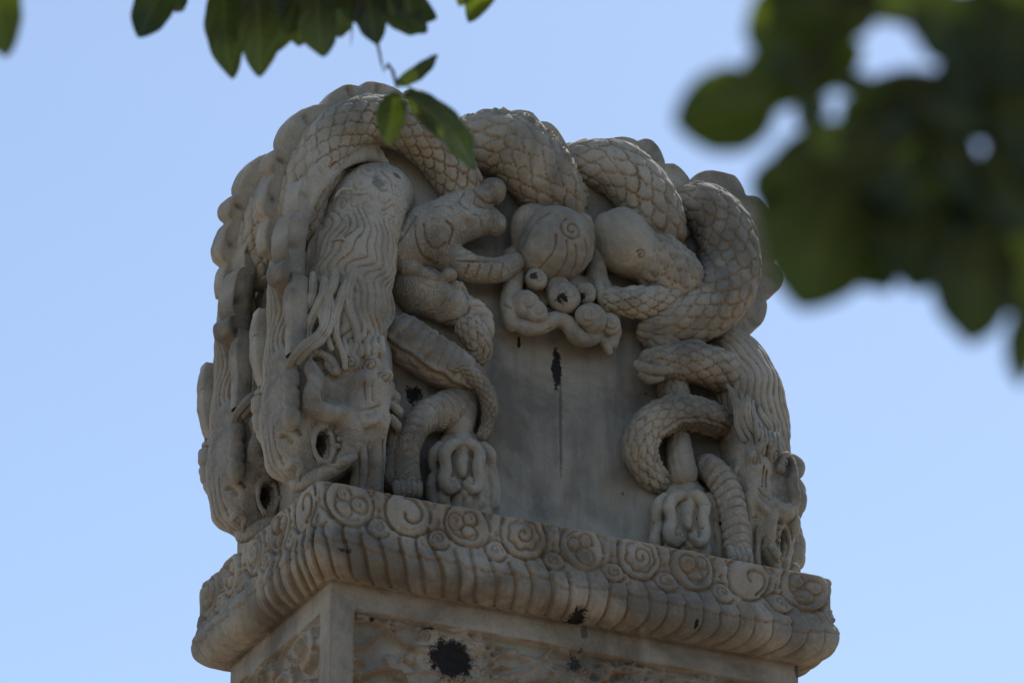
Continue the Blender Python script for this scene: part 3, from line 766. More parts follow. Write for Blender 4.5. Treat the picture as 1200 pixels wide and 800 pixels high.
def hang(ps, f, flipf, label=None, skip=()):
    """link one dragon; its body is the part, the rest its sub-parts"""
    V, F = ps['body']; b = part('dragon', (f(V.copy()), F[:, ::-1] if flipf else F))
    if label: b['label'] = label
    for k, (V, F) in ps.items():
        if k == 'body' or k in skip: continue
        mk(k.split('.')[0], f(V.copy()), F[:, ::-1] if flipf else F, M_head if k == 'head' else M_stone, b)
    return b
ident = lambda V: V
DB = .415
def back(V): V[:, 1] -= DB; return V
def mirror(V):
    V[:, 0] = .645+(-V[:, 0]-.643)*.62; V[:, 2] = V[:, 2]*1.02-.03; return V
d1 = hang(BD, ident, False, 'front left dragon with its head hanging down at the corner')
def copy_part(o, dy, name=None):
    c = o.copy(); sc.collection.objects.link(c); c.parent = o.parent; c.location.y += dy
    for ch in o.children:
        d = ch.copy(); sc.collection.objects.link(d); d.parent = c
    return c
d2 = copy_part(d1, DB); d2['label'] = 'rear left dragon with its head hanging on the flank'
BR = {k: v for k, v in BD.items()}
BR['body'] = tube(C4([(820, 410, .16, .06), (848, 412, .22, .085), (868, 440, .24, .105), (882, 482, .25, .105), (893, 530, .25, .090), (900, 575, .25, .080)]),
                  lambda S, T, RR: .007*(np.sqrt(np.abs(np.sin(T*13+1.6*np.sin(S*22+T)+.6*np.sin(S*47))))-.6)+.006*vnoise(S, T, 30, 3, 4), step=.0036, nth=200)
# right-hand dragon: own body and mane traced from the photograph, the head a mirrored carving
def hang_right():
    b = part('dragon', BR['body']); b['label'] = 'front right dragon with its head hanging down at the corner'
    for k in ('head',):
        V, F = BD[k]; mk(k, mirror(V.copy()), F[:, ::-1], M_head, b)
    for k in ('whisker',):
        V, F = BD[k]; V = mirror(V.copy()); V[:, 0] -= .02; mk(k, V, F[:, ::-1], M_stone, b)
    a = Acc()
    for k in range(0, 12, 2):
        x0 = 850+k*5.4; pts = []
        for j in range(8):
            t = j/7; y = 448+k*3.2+t*(70-k*2.0); x = x0+t*(26-k*2.2)+4.5*math.sin(t*6+k*.5)
            wv = .25+math.sqrt(max(.001, .118**2-((x-(866+t*20))/440)**2)); pts.append((x, y, wv, (.016+.003*math.sin(k*2))*(1-.6*t)*min(1, .2+t*3)+.002))
        a.add(*strand(C4(pts), .01, k, flat=.85))
    a.out('mane', M_stone, b)
    a = Acc()     # scroll and rolls on the outer cheek
    c0 = P(930, 548, .27); t = np.linspace(0, 1, 20)
    sp = np.stack([c0[0]-.028*(1-.7*t)*np.cos(t*9), np.full(20, .27), c0[2]+.034*(1-.7*t)*np.sin(t*9), np.full(20, .017)], 1)
    a.add(*tube(sp, step=.005, nth=20)); a.add(*tube(C4([(928, 560, .25, .03), (932, 585, .25, .035), (926, 610, .25, .03), (930, 640, .25, .035), (926, 668, .25, .04)]), ringed(.05, .006), nth=40))
    a.add(*tube(C4([(880, 560, .34, .018), (893, 585, .36, .022), (898, 612, .36, .02), (906, 640, .34, .022), (908, 664, .33, .02)]), nth=30))
    a.add(*tube(C4([(912, 545, .33, .02), (918, 580, .33, .022), (915, 610, .33, .02)]), nth=30))
    a.out('beard', M_stone, b)
    return b
d3 = hang_right(); d4 = copy_part(d3, DB); d4['label'] = 'rear right dragon with its head hanging on the flank'

# --- scaled coils that arch over the top
def coil(name, pts, fins=None, par=stele, label=None, **sc_):
    st_ = sc_.pop('step', .0034); nth = sc_.pop('nth', 120)
    o = part(name, tube(C4(pts), scales(**sc_), step=st_, nth=nth), M_stone, par)
    if label: o['label'] = label
    if fins:
        for fk in (fins if isinstance(fins, list) else [fins]):
            fp = fk.pop('pts', [(a_, b_, .22, r_) for a_, b_, _, r_ in pts[1:]]); V, F = fin(C4(fp), **fk); mk('dorsal_fin', V, F, M_stone, o)
    return o
coils = []
coils.append(coil('dragon_coil', [(350, 290, .20, .066), (353, 250, .24, .068), (362, 210, .28, .069), (386, 166, .30, .070), (426, 141, .31, .070), (472, 148, .31, .070), (508, 172, .30, .070), (534, 208, .28, .068), (548, 250, .25, .06)],
                  dict(side=1, h=.058, lobe=.125, th=.07, dw=-.045, pts=[(352, 312, .22, .03), (351, 285, .23, .055), (353, 248, .25, .066), (362, 204, .28, .068), (386, 162, .30, .068), (426, 138, .31, .068), (476, 142, .30, .068), (512, 166, .28, .05)]), p=.037, n=11, h=.0095, label='scaled coil arching over the upper left corner'))
coils.append(coil('dragon_coil', [(540, 190, .10, .08), (562, 170, .24, .088), (598, 172, .30, .100), (628, 200, .30, .103), (648, 232, .26, .095), (662, 262, .19, .08)],
                  dict(side=1, h=.060, lobe=.12, th=.06, dw=0, taper=.12), p=.040, n=13, h=.009, belly=(-.75, .26), flip=-1, label='broad scaled coil above the pearl'))
coils.append(coil('dragon_coil', [(662, 200, .08, .07), (690, 194, .22, .075), (722, 198, .29, .082), (750, 222, .31, .086), (768, 258, .30, .086), (776, 300, .26, .07)],
                  dict(side=1, h=.088, lobe=.12, th=.06, dw=0, taper=.12), p=.043, n=11, h=.0095, label='scaled coil to the right of the pearl'))
coils.append(coil('dragon_coil', [(790, 262, .10, .05), (800, 246, .20, .062), (826, 244, .28, .075), (849, 272, .31, .088), (856, 312, .32, .090), (840, 350, .32, .088), (806, 374, .31, .078), (768, 384, .29, .055), (748, 380, .26, .03)],
                  dict(side=1, h=.088, lobe=.125, th=.06, dw=0, taper=.1), p=.042, n=12, h=.009, label='scaled coil bending round the upper right corner'))
for o in list(coils):
    c = copy_part(o, .33); c['label'] = 'rear ' + o['label']
coils[0]

# --- small dragon at the left, mouth at the pearl
def small_left():
    s = Sdf(P(430, 420, .1)-[.05, .08, .02], P(640, 170, .5)+[.05, -.0, .12], .0042)
    c = lambda l, **k: s.chain(C4(l), **k)
    c([(462, 300, .24, .07), (484, 292, .28, .082), (508, 270, .30, .088), (532, 262, .30, .07)], k=.03)        # neck and skull
    c([(528, 248, .30, .055), (548, 238, .30, .05), (566, 230, .30, .042), (577, 225, .30, .040)], k=.02)        # brow up to the nose
    s.ell(P(577, 224, .31), (.040, .045, .040), k=.012)
    c([(548, 262, .31, .05), (570, 258, .31, .045), (580, 262, .31, .036)], k=.02); s.ell(P(581, 264, .32), (.030, .04, .038), k=.008)
    c([(515, 300, .29, .055), (535, 308, .31, .050), (560, 316, .31, .043), (585, 316, .31, .038), (602, 308, .30, .034)], k=.02)  # lower jaw
    s.ell(P(568, 287, .33), (.034, .06, .017), rot=-.1, k=.01, op='-')                                            # open mouth
    c([(526, 254, .365, .014), (540, 250, .37, .016), (553, 256, .365, .012)], k=.008)                            # eyebrow
    s.ell(P(541, 268, .362), (.014, .014, .012), k=.004)                                                          # eye
    s.ell(P(526, 322, .35), (.024, .022, .022), k=.006); s.ell(P(533, 336, .33), (.022, .02, .018), k=.006)
    c([(540, 335, .32, .014), (545, 346, .30, .012), (543, 357, .28, .006)], k=.006)                              # beard
    c([(480, 316, .30, .03), (500, 322, .33, .02), (522, 330, .33, .012)], k=.01)
    V, F = s.mesh(); V = relax(V, F, 1); V, F = subdiv(V, F)
    L = [L2(l, .37) for l in ([(488, 262), (490, 280), (500, 296), (520, 302)], [(496, 262), (500, 280), (512, 290), (524, 284)], [(556, 212), (562, 222), (560, 236)], [(564, 226), (576, 232), (590, 230)], [(562, 236), (572, 240), (586, 240)],
         [(544, 244), (552, 252), (562, 250), (568, 262)], [(552, 308), (550, 322), (556, 332)], [(566, 308), (564, 322), (570, 332)], [(580, 308), (578, 320), (584, 330)], [(594, 304), (592, 316), (598, 324)], [(540, 304), (560, 304), (590, 300)],
         [(522, 262), (530, 270), (528, 284)], [(470, 280), (478, 270), (490, 250)], [(548, 222), (540, 236), (548, 244)], [(509, 244), (520, 240), (530, 246)])]
    V = engrave(V, F, L, .0036, .0065)
    return V, F
def small_right():
    s = Sdf(P(675, 430, .1)-[0.05, .1, .05], P(860, 200, .5)+[.05, 0, .12], .0042)
    c = lambda l, **k: s.chain(C4(l), **k)
    s.ell(P(731, 283, .30), (.085, .085, .098), k=.03)
    c([(735, 292, .30, .088), (762, 304, .31, .082), (788, 325, .31, .080), (812, 345, .29, .07)], k=.03)
    c([(712, 268, .30, .05), (728, 262, .32, .05)], k=.03)
    V, F = s.mesh(); V = relax(V, F, 1); V, F = subdiv(V, F)
    L = [spiral2(763, 312, .38, .004, .022, 1.2), spiral2(752, 298, .38, .003, .014, 1.1, 2)]
    V = engrave(V, F, L, .0034, .0065)
    return V, F
sl_ = part('small_dragon', tube(C4([(470, 330, .20, .075), (490, 340, .25, .085), (520, 352, .28, .068), (548, 370, .29, .052), (566, 386, .29, .040)]), lambda S, T, RR: .006*vnoise(S, T, 50, 3, 9)-.004*np.exp(-((np.abs(np.sin(S*44+np.sin(T*2))))/.12)**2)*(S > .16), step=.004, nth=90))
sl_.data.materials[0] = M_skin; sl_['label'] = 'small dragon climbing from the left with its mouth open towards the pearl'
V, F = small_left(); mk('head', V, F, M_skin, sl_)
def claw(name, lst, par, extra=None, r=.018):
    a = Acc()
    for l in lst: a.add(*tube(C4(l), ringed(.022, .0022), step=.004, nth=28))
    return a.out(name, M_stone, par)
def scaled(name, pts, par, **k):
    k = dict(dict(p=.026, n=10, h=.007), **k); V, F = tube(C4(pts), scales(**k), step=.0034, nth=84); return mk(name, V, F, M_stone, par)
scaled('leg', [(540, 372, .30, .040), (556, 392, .31, .040), (563, 412, .30, .030), (553, 424, .28, .018)], sl_)
claw('claw', [[(560, 372, .32, .016), (571, 378, .33, .019), (573, 392, .32, .015), (568, 404, .31, .008)], [(552, 364, .33, .014), (566, 366, .335, .016), (576, 374, .325, .012)], [(545, 356, .33, .012), (558, 356, .335, .014), (568, 362, .33, .010)]], sl_)
# the scaled tail of the left dragon crossing behind the leg
V, F = tube(C4([(452, 388, .22, .050), (470, 396, .27, .062), (496, 414, .29, .066), (522, 430, .29, .064), (546, 446, .28, .052), (560, 462, .27, .040), (570, 482, .26, .028), (568, 502, .25, .016), (560, 514, .24, .008)]), scales(p=.034, n=12, h=.006, belly=(-.2, .8), flip=-1), step=.0034, nth=100)
mk('tail', V, F, M_stone, d1)
scaled('tail_edge', [(522, 430, .34, .014), (540, 430, .34, .018), (556, 442, .335, .020), (568, 458, .33, .021), (574, 480, .32, .020), (570, 500, .31, .016), (562, 514, .30, .009)], sl_, p=.016, n=8, h=.006)
a = Acc()
a.add(*tube(C4([(552, 470, .24, .04), (538, 474, .27, .055), (520, 482, .28, .06), (500, 488, .29, .050), (486, 502, .30, .044), (477, 526, .30, .042), (475, 552, .30, .042), (478, 578, .30, .046)]), lambda S, T, RR: -.0035*np.exp(-(((S+.006*np.cos(T*2)) % .028-.014)/.005)**2), step=.004, nth=64))
for k in range(5): a.add(*tube(C4([(464+k*6.5, 560+abs(k-2)*2, .33, .011), (465+k*6.2, 572, .345, .013), (466+k*6, 583, .335, .010)]), nth=18))
a.out('foot', M_skin, sl_)
a = Acc(); a.add(*tube(C4([(540, 462, .27, .05), (538, 482, .27, .055), (537, 505, .27, .045), (538, 520, .27, .035)]), ringed(.035, .004), nth=48)); a.out('ankle', M_stone, sl_)

def tuft(cx, cy, k=1.0, flipx=1):
    """flame shaped tail tip: paired scrolls round a drop"""
    s = Sdf(P(cx-66*k, cy+80*k, .16)-[.05, .0, .05], P(cx+66*k, cy-80*k, .42)+[.05, 0, .10], .0042)
    c = lambda l, **q: s.chain(C4([(cx+a*k*flipx, cy+b*k, w_, r*k) for a, b, w_, r in l]), **q)
    c([(0, -40, .255, .03), (0, -20, .262, .074), (0, 5, .262, .096), (0, 32, .262, .102), (2, 50, .256, .098)], k=.03, fw=.55)
    c([(-22, -5, .24, .045), (-32, 20, .24, .035), (-34, 42, .24, .03)], k=.02); c([(22, -5, .24, .045), (33, 22, .24, .035), (37, 44, .24, .03)], k=.02)
    c([(0, -44, .27, .022), (0, -28, .29, .030), (0, -14, .30, .026), (0, 4, .315, .018)], k=.012)
    for q in (-1, 1):
        c([(q*2, -26, .31, .014), (q*12, -26, .322, .019), (q*22, -14, .325, .020), (q*19, 2, .328, .018), (q*22, 18, .328, .019), (q*16, 30, .332, .018), (q*7, 25, .338, .015), (q*10, 18, .34, .010)], k=.003)
        c([(q*27, -24, .29, .016), (q*35, -14, .295, .022), (q*36, 2, .285, .016)], k=.003)
        c([(q*33, 10, .285, .015), (q*38, 26, .285, .019), (q*36, 46, .275, .022)], k=.003)
        c([(q*20, 32, .30, .018), (q*22, 44, .30, .020), (q*16, 54, .29, .016)], k=.006)
        c([(q*6, 40, .31, .016), (q*6, 52, .30, .016)], k=.006)
    s.ell(P(cx, cy+8*k, .315), (.016*k, .02, .024*k), k=.004); s.ell(P(cx+1, cy+34*k, .315), (.018*k, .02, .020*k), k=.004)
    V, F = s.mesh(); V = relax(V, F, 1); V, F = subdiv(V, F)
    V = engrave(V, F, [spiral2(cx-9*k, cy+22*k, .33, .003, .02*k, 1.1, 1), spiral2(cx+9*k, cy+22*k, .33, .003, .02*k, 1.1, 2, -1)], .003, .004)
    return V, F
V, F = tuft(541, 545, .95); mk('tail_tuft', V, F, M_stone, sl_)

# --- small dragon at the right
sr_ = part('small_dragon', small_right()); sr_['label'] = 'small dragon at the right with a smooth rounded head turned to the pearl'
scaled('leg', [(700, 350, .29, .030), (722, 352, .32, .036), (750, 357, .33, .036), (780, 352, .33, .038), (796, 346, .30, .04)], sr_, p=.028, n=8, h=.009)
scaled('neck_scale', [(748, 290, .28, .07), (768, 304, .315, .084), (790, 324, .32, .085), (814, 346, .30, .07)], sr_, p=.036, n=14, h=.008)
claw('claw', [[(752, 344, .35, .014), (772, 342, .36, .018), (788, 352, .35, .014)], [(700, 330, .30, .014), (704, 346, .315, .018), (714, 366, .31, .012)], [(716, 344, .33, .010), (736, 342, .345, .016), (756, 338, .34, .012)]], sr_)
scaled('neck_scale', [(776, 372, .26, .050), (772, 392, .28, .052), (784, 412, .29, .048), (790, 430, .27, .045)], sr_, p=.03, n=10, h=.008)
scaled('leg', [(748, 432, .28, .034), (768, 426, .31, .044), (800, 424, .32, .052), (832, 430, .30, .062), (858, 442, .26, .06)], sr_, p=.034, n=10, h=.008)
claw('claw', [[(744, 424, .32, .012), (752, 430, .34, .016), (770, 434, .345, .016), (800, 432, .34, .012)], [(748, 436, .33, .012), (762, 444, .33, .014), (778, 442, .33, .010)], [(796, 404, .33, .010), (815, 402, .345, .014), (834, 412, .33, .012)]], sr_)
scaled('shin', [(786, 440, .27, .044), (790, 462, .27, .042), (796, 480, .26, .04)], sr_, p=.02, n=12)
scaled('tail', [(852, 500, .24, .030), (842, 494, .28, .042), (818, 484, .31, .046), (786, 484, .32, .048), (758, 502, .31, .048), (750, 530, .29, .046), (762, 556, .26, .040), (780, 570, .22, .03)], sr_, p=.03, n=11, h=.0085, belly=(1.45, .5))
a = Acc(); a.add(*tube(C4([(796, 505, .27, .034), (796, 528, .28, .040), (799, 552, .28, .044), (802, 572, .27, .05)]), hairy(12, .003, .3, .3), nth=64)); a.out('tail_stem', M_stone, sr_)
V, F = tuft(805, 606, .98); mk('tail_tuft', V, F, M_stone, sr_)
a = Acc()
a.add(*tube(C4([(818, 545, .24, .035), (834, 550, .30, .044), (850, 570, .33, .047), (860, 602, .34, .045), (863, 632, .34, .043), (867, 655, .34, .047)]), lambda S, T, RR: -.0035*np.exp(-(((S+.006*np.cos(T*2)) % .028-.014)/.005)**2), step=.004, nth=64))
for k in range(4): a.add(*tube(C4([(855+k*7, 640+k, .37, .010), (857+k*7, 650+k, .39, .013), (859+k*6.5, 660+k, .375, .010)]), nth=18))
a.out('foot', M_skin, sr_)

# --- the pearl and the clouds that carry it
def pearl():
    s = Sdf(P(580, 370, .12)-[.04, 0, .04], P(725, 200, .44)+[.05, 0, .12], .0042)
    s.ell(P(652, 285, .30), (.118, .108, .120), k=.02); s.ell(P(640, 296, .30), (.10, .105, .10), k=.03)
    s.chain(C4([(614, 300, .28, .03), (608, 272, .29, .03), (614, 252, .30, .030), (630, 246, .30, .022), (642, 252, .31, .014)]), k=.012)
    s.chain(C4([(672, 250, .29, .016), (686, 258, .30, .020), (694, 274, .29, .016), (698, 290, .27, .014)]), k=.010)
    s.chain(C4([(600, 300, .26, .03), (606, 312, .26, .03)]), k=.012)
    V, F = s.mesh(); V = relax(V, F, 1); V, F = subdiv(V, F)
    L = [spiral2(664, 275, .37, .006, .040, 1.6, -.5, -1)]
    for a_, b_ in (((656, 290), (652, 328)), ((668, 294), (668, 330)), ((680, 286), (682, 320)), ((644, 282), (632, 318)), ((688, 274), (692, 302))):
        L.append(L2([a_, ((a_[0]+b_[0])/2+5, (a_[1]+b_[1])/2), b_], .36))
    L.append(L2([(640, 252), (625, 262), (616, 285), (618, 305), (632, 322)], .36))
    V = engrave(V, F, L, .0038, .007); return V, F
pe = part('pearl', pearl()); 
def clouds():
    s = Sdf(P(570, 440, .12)-[.05, 0, .05], P(750, 270, .46)+[.05, 0, .10], .0042)
    c = lambda l, **k: s.chain(C4(l), **k)
    c([(602, 305, .26, .028), (603, 325, .27, .032), (599, 345, .28, .030), (597, 362, .29, .030), (599, 380, .29, .024)], k=.014)
    c([(700, 300, .26, .03), (700, 325, .27, .034), (712, 350, .28, .030), (716, 372, .28, .028)], k=.014)
    s.ell(P(655, 345, .24), (.14, .05, .09), k=.02)
    c([(600, 374, .28, .020), (616, 384, .30, .026), (634, 382, .31, .026), (650, 374, .31, .026), (664, 378, .31, .026), (676, 394, .31, .028), (690, 398, .30, .024), (704, 388, .29, .022)], k=.008)
    c([(700, 372, .28, .036), (716, 382, .28, .032), (715, 402, .28, .026)], k=.008); c([(708, 400, .29, .016), (714, 412, .29, .013)], k=.006)
    V, F = s.mesh(); V = relax(V, F, 1); V, F = subdiv(V, F)
    V = engrave(V, F, [L2(l, .35) for l in ([(604, 380), (618, 392), (634, 390), (650, 382), (662, 386), (674, 400), (690, 406)], [(598, 350), (604, 356)], [(690, 384), (700, 394)])], .0035, .006)
    return V, F
cl = part('cloud_scroll', clouds())
for (x, y, r, w_) in ((628, 327, .034, .33), (661, 349, .048, .34), (654, 338, .040, .32), (685, 344, .034, .33), (615, 358, .046, .32), (628, 366, .036, .34), (692, 374, .048, .33), (687, 370, .034, .36), (713, 380, .036, .32)):
    s = Sdf(P(x, y, w_)-[.075, .075, .075], P(x, y, w_)+[.075, .075, .075], .005); s.ell(P(x, y, w_-.012), (r*1.06, r*.95, r*1.06), k=.001)
    V, F = s.mesh(); V = relax(V, F, 2); V = engrave(V, F, [spiral2(x, y, w_, .002, r*.75, 1.5, x)], .0036, .006); mk('cloud_ball', V, F, M_stone, cl)

# ---------------------------------------------------------------- ground
def sheet_mat(name, c1, c2, s_):
    m = bpy.data.materials.new(name); m.use_nodes = True; t = m.node_tree; b = t.nodes['Principled BSDF']
    tc = t.nodes.new('ShaderNodeTexCoord'); n = t.nodes.new('ShaderNodeTexNoise'); n.inputs['Scale'].default_value = s_; n.inputs['Detail'].default_value = 8
    br = t.nodes.new('ShaderNodeTexBrick'); br.inputs['Scale'].default_value = 1.2; br.inputs['Color1'].default_value = (*c1, 1); br.inputs['Color2'].default_value = (*c2, 1); br.inputs['Mortar'].default_value = (.12, .11, .1, 1); br.inputs['Mortar Size'].default_value = .012
    t.links.new(tc.outputs['Object'], n.inputs[0]); t.links.new(tc.outputs['Object'], br.inputs[0])
    r = t.nodes.new('ShaderNodeValToRGB'); r.color_ramp.elements[0].color = (.75, .75, .75, 1); r.color_ramp.elements[1].color = (1.15, 1.15, 1.15, 1); t.links.new(n.outputs['Fac'], r.inputs[0])
    x = t.nodes.new('ShaderNodeMix'); x.data_type = 'RGBA'; x.blend_type = 'MULTIPLY'; x.inputs['Factor'].default_value = 1
    t.links.new(br.outputs['Color'], x.inputs['A']); t.links.new(r.outputs['Color'], x.inputs['B']); t.links.new(x.outputs['Result'], b.inputs['Base Color']); b.inputs['Roughness'].default_value = .9
    return m
g = mk('ground', np.array([[-900, -900, 0], [900, -900, 0], [900, 900, 0], [-900, 900, 0.]]), np.array([[0, 1, 2, 3]]), sheet_mat('paving', (.27, .20, .13), (.23, .17, .115), .6), smooth=False, swap=False)
g['kind'] = 'structure'

# ---------------------------------------------------------------- trees
def leaf_mat(name, col, tr, tw):
    m = bpy.data.materials.new(name); m.use_nodes = True; t = m.node_tree; N = t.nodes; L = t.links
    b = N['Principled BSDF']; out = N['Material Output']
    g_ = N.new('ShaderNodeNewGeometry'); n = N.new('ShaderNodeTexNoise'); n.inputs['Scale'].default_value = 9; n.inputs['Detail'].default_value = 4
    tc = N.new('ShaderNodeTexCoord'); L.new(tc.outputs['Object'], n.inputs[0])
    r = N.new('ShaderNodeValToRGB'); r.color_ramp.elements[0].position = .35; r.color_ramp.elements[1].position = .7
    r.color_ramp.elements[0].color = (*[c*.65 for c in col], 1); r.color_ramp.elements[1].color = (*[c*1.35 for c in col], 1); L.new(n.outputs['Fac'], r.inputs[0])
    at = N.new('ShaderNodeAttribute'); at.attribute_name = 'vein'
    mv = N.new('ShaderNodeMix'); mv.data_type = 'RGBA'; mv.inputs['B'].default_value = (.16, .19, .06, 1); L.new(r.outputs['Color'], mv.inputs['A'])
    mm = N.new('ShaderNodeMath'); mm.operation = 'MULTIPLY'; mm.inputs[1].default_value = .6; L.new(at.outputs['Fac'], mm.inputs[0]); L.new(mm.outputs[0], mv.inputs['Factor'])
    L.new(mv.outputs['Result'], b.inputs['Base Color']); b.inputs['Roughness'].default_value = .45
    ts = N.new('ShaderNodeBsdfTranslucent'); n2 = N.new('ShaderNodeTexNoise'); n2.inputs['Scale'].default_value = 5; n2.inputs['Detail'].default_value = 3; L.new(tc.outputs['Object'], n2.inputs[0])
    r2 = N.new('ShaderNodeValToRGB'); r2.color_ramp.elements[0].position = .4; r2.color_ramp.elements[1].position = .62
    r2.color_ramp.elements[0].color = (tr[0]*.5, tr[1]*.5, tr[2], 1); r2.color_ramp.elements[1].color = (tr[0]*2.0, tr[1]*1.6, tr[2], 1); L.new(n2.outputs['Fac'], r2.inputs[0]); L.new(r2.outputs['Color'], ts.inputs[0])
    mx = N.new('ShaderNodeMixShader'); mx.inputs[0].default_value = tw; L.new(b.outputs[0], mx.inputs[1]); L.new(ts.outputs[0], mx.inputs[2]); L.new(mx.outputs[0], out.inputs[0])
    return m
M_leaf = leaf_mat('leaf', (.018, .030, .009), (.12, .20, .012), .32)
M_bark = stone_mat('bark', base=(.13, .10, .075), bump=1.0, streak=.3)
def wpt(px, py, d):
    v = ray(px, py); v = v/np.linalg.norm(v)*d; return np.array([v[0], v[1], v[2]+CZ])
RT, FW, UPV = np.array([1., 0, 0]), np.array([0, ct, st]), np.array([0, -st, ct])
def leaf(acc, base, tip, width, turn=0., bend=.12, fold=.18, n=14, m=7):
    """an ovate leaf from base to tip, turned about its own midrib"""
    ax = tip-base; L = np.linalg.norm(ax); ax = ax/L
    side = np.cross(ax, FW); side /= np.linalg.norm(side)+1e-9; nor = np.cross(side, ax)
    side, nor = side*math.cos(turn)+nor*math.sin(turn), nor*math.cos(turn)-side*math.sin(turn)
    V = []
    for i in range(n):
        t = i/(n-1); hw_ = width/2*(math.sin(math.pi*min(1, t*1.0)**.82))**.75*(1-.0*t) if 0 < t < 1 else 0
        hw_ = width/2*2.12*max(t, 0)**.50*max(0, 1-t)**.76*(1+.015*math.sin(t*23+width*900))
        for j in range(m):
            u = j/(m-1)*2-1
            V.append(base+ax*(L*t)+side*(hw_*u)+nor*(abs(u)*hw_*fold*1.2 + bend*L*math.sin(t*math.pi) + .015*L*math.sin(t*19+j*1.1)*abs(u)))
            if n > 20:
                ve = max(math.exp(-(u/.07)**2), .75*math.exp(-(((t*9-abs(u)*1.5) % 1-.5)/.10)**2)*(1-abs(u)*.5)); acc.att.append(ve)
            else: acc.att.append(0)
    acc.add(np.array(V), grid_faces(n, m, False))
def limb(acc, pts, step=.05, nth=12):
    acc.add(*tube(np.array(pts, float), lambda S, T, RR: RR*.10*vnoise(S, T, 9, 2, 2), step=step, nth=nth))
def tree(label, name, leaves, twigs, trunk_xy, d_hub, extra_seed, hub_px, crown_n=0, shade_n=0, shade_c=(600, 0), shade_s=1., shade_w=.5, shade_l=.1, big=()):
    root = bpy.data.objects.new(name, None); sc.collection.objects.link(root); root.location = (trunk_xy[0], trunk_xy[1], 0)
    root['label'] = label; root['category'] = 'tree'; root['group'] = 'trees framing the view'
    off = np.array([trunk_xy[0], trunk_xy[1], 0]); r2 = random.Random(extra_seed)
    hub = wpt(*hub_px, d_hub)
    a = Acc(); tp = np.array([trunk_xy[0], trunk_xy[1], 0]); top = np.array([trunk_xy[0]+.15*(1 if hub[0] > 0 else -1), trunk_xy[1]+.1, hub[2]+1.3])
    limb(a, [[*tp, .15], [*(tp*.7+top*.3+[.04, 0, 0]), .125], [*(tp*.35+top*.65), .105], [*top, .06]], nth=20)
    o = a.out('trunk', M_bark, root, swap=False); o.location = -Vector(off)
    a = Acc(); s0 = tp*.3+top*.7
    limb(a, [[*s0, .06], [*(s0*.6+hub*.4+[0, 0, .12]), .045], [*hub, .016]])
    for (pa, pb, d1_, d2_, r_) in twigs:
        q = wpt(*pb, d2_); pmid = (wpt(*pa, d1_)+q)/2+np.array([0, 0, .03]); p0 = wpt(*pa, d1_)
        limb(a, [[*p0, r_], [*pmid, r_*.8], [*q, r_*.5]], step=.02, nth=8)
    others = []
    for k in range(7):                                     # boughs that rise away from the picture
        d = np.array([r2.uniform(-1, 1)+(.8 if trunk_xy[0] > 0 else -.8), r2.uniform(-1.2, .1), r2.uniform(.45, 1.1)]); e = top+d*r2.uniform(.7, 1.3)
        limb(a, [[*(top*.9+tp*.1), .05], [*((top+e)/2+[0, 0, .1]), .03], [*e, .01]]); others.append(e)
    o = a.out('branch', M_bark, root, swap=False); o.location = -Vector(off)
    a = Acc()
    for (b_, t_, wd, d1_, d2_, tn) in leaves:
        p0, p1 = wpt(*b_, d1_), wpt(*t_, d2_); leaf(a, p0, p1, wd/FPX*(d1_+d2_)/2, tn, n=34, m=19)
    for k in range(shade_n):                               # unseen leaves added above the picture to shade these from the sun
        c_ = wpt(*shade_c, d_hub)+np.array(sv)*r2.uniform(.35, 1.1)*shade_s; sp_ = shade_s*shade_w
        p0 = c_+np.array([r2.uniform(-1, 1)*sp_, r2.uniform(-.35, .35)*sp_, r2.uniform(-.3, .3)*sp_*.6]); lw = r2.uniform(.8, 1.2)*shade_l
        q_ = wpt(600, -60, np.linalg.norm(p0-[0, 0, CZ]))
        if (p0-[0, 0, CZ])@UPV/((p0-[0, 0, CZ])@FW) < .115: continue
        leaf(a, p0, p0+np.array([r2.uniform(-1, 1), r2.uniform(-1, 1), r2.uniform(-.9, .1)])*lw, lw*.7, r2.uniform(-1, 1))
    for e in others:
        for k in range(crown_n):
            p0 = e+np.array([r2.gauss(0, .42), r2.gauss(0, .42), r2.gauss(.1, .3)]); 
            leaf(a, p0, p0+np.array([r2.uniform(-.08, .08), r2.uniform(-.08, .08), r2.uniform(-.11, -.03)]), .055, r2.uniform(-1, 1))
    for (cx, cy, cz, cr, cn) in big:                       # unseen leaf masses added to keep sky light off the stele's front
        for k in range(cn):
            v = np.array([r2.gauss(0, 1), r2.gauss(0, 1), r2.gauss(0, 1)]); v /= np.linalg.norm(v); p0 = np.array([cx, cy, cz])+v*cr*r2.uniform(.35, 1)**.5*(1+.25*math.sin(v[0]*7+v[2]*5))
            q = p0-[0, 0, CZ]; f_ = q@FW
            if f_ > .3 and abs(q[0])/f_ < .16 and abs(q@UPV)/f_ < .12: continue
            leaf(a, p0, p0+np.array([r2.uniform(-.1, .1), r2.uniform(-.1, .1), r2.uniform(-.16, -.04)]), .12, r2.uniform(-1, 1), n=5, m=3)
    o = a.out('foliage', M_leaf, root, swap=False); at_ = o.data.attributes.new('vein', 'FLOAT', 'POINT'); at_.data.foreach_set('value', np.array(a.att, np.float32)); o.location = -Vector(off)
    return root
A_ = 6.6
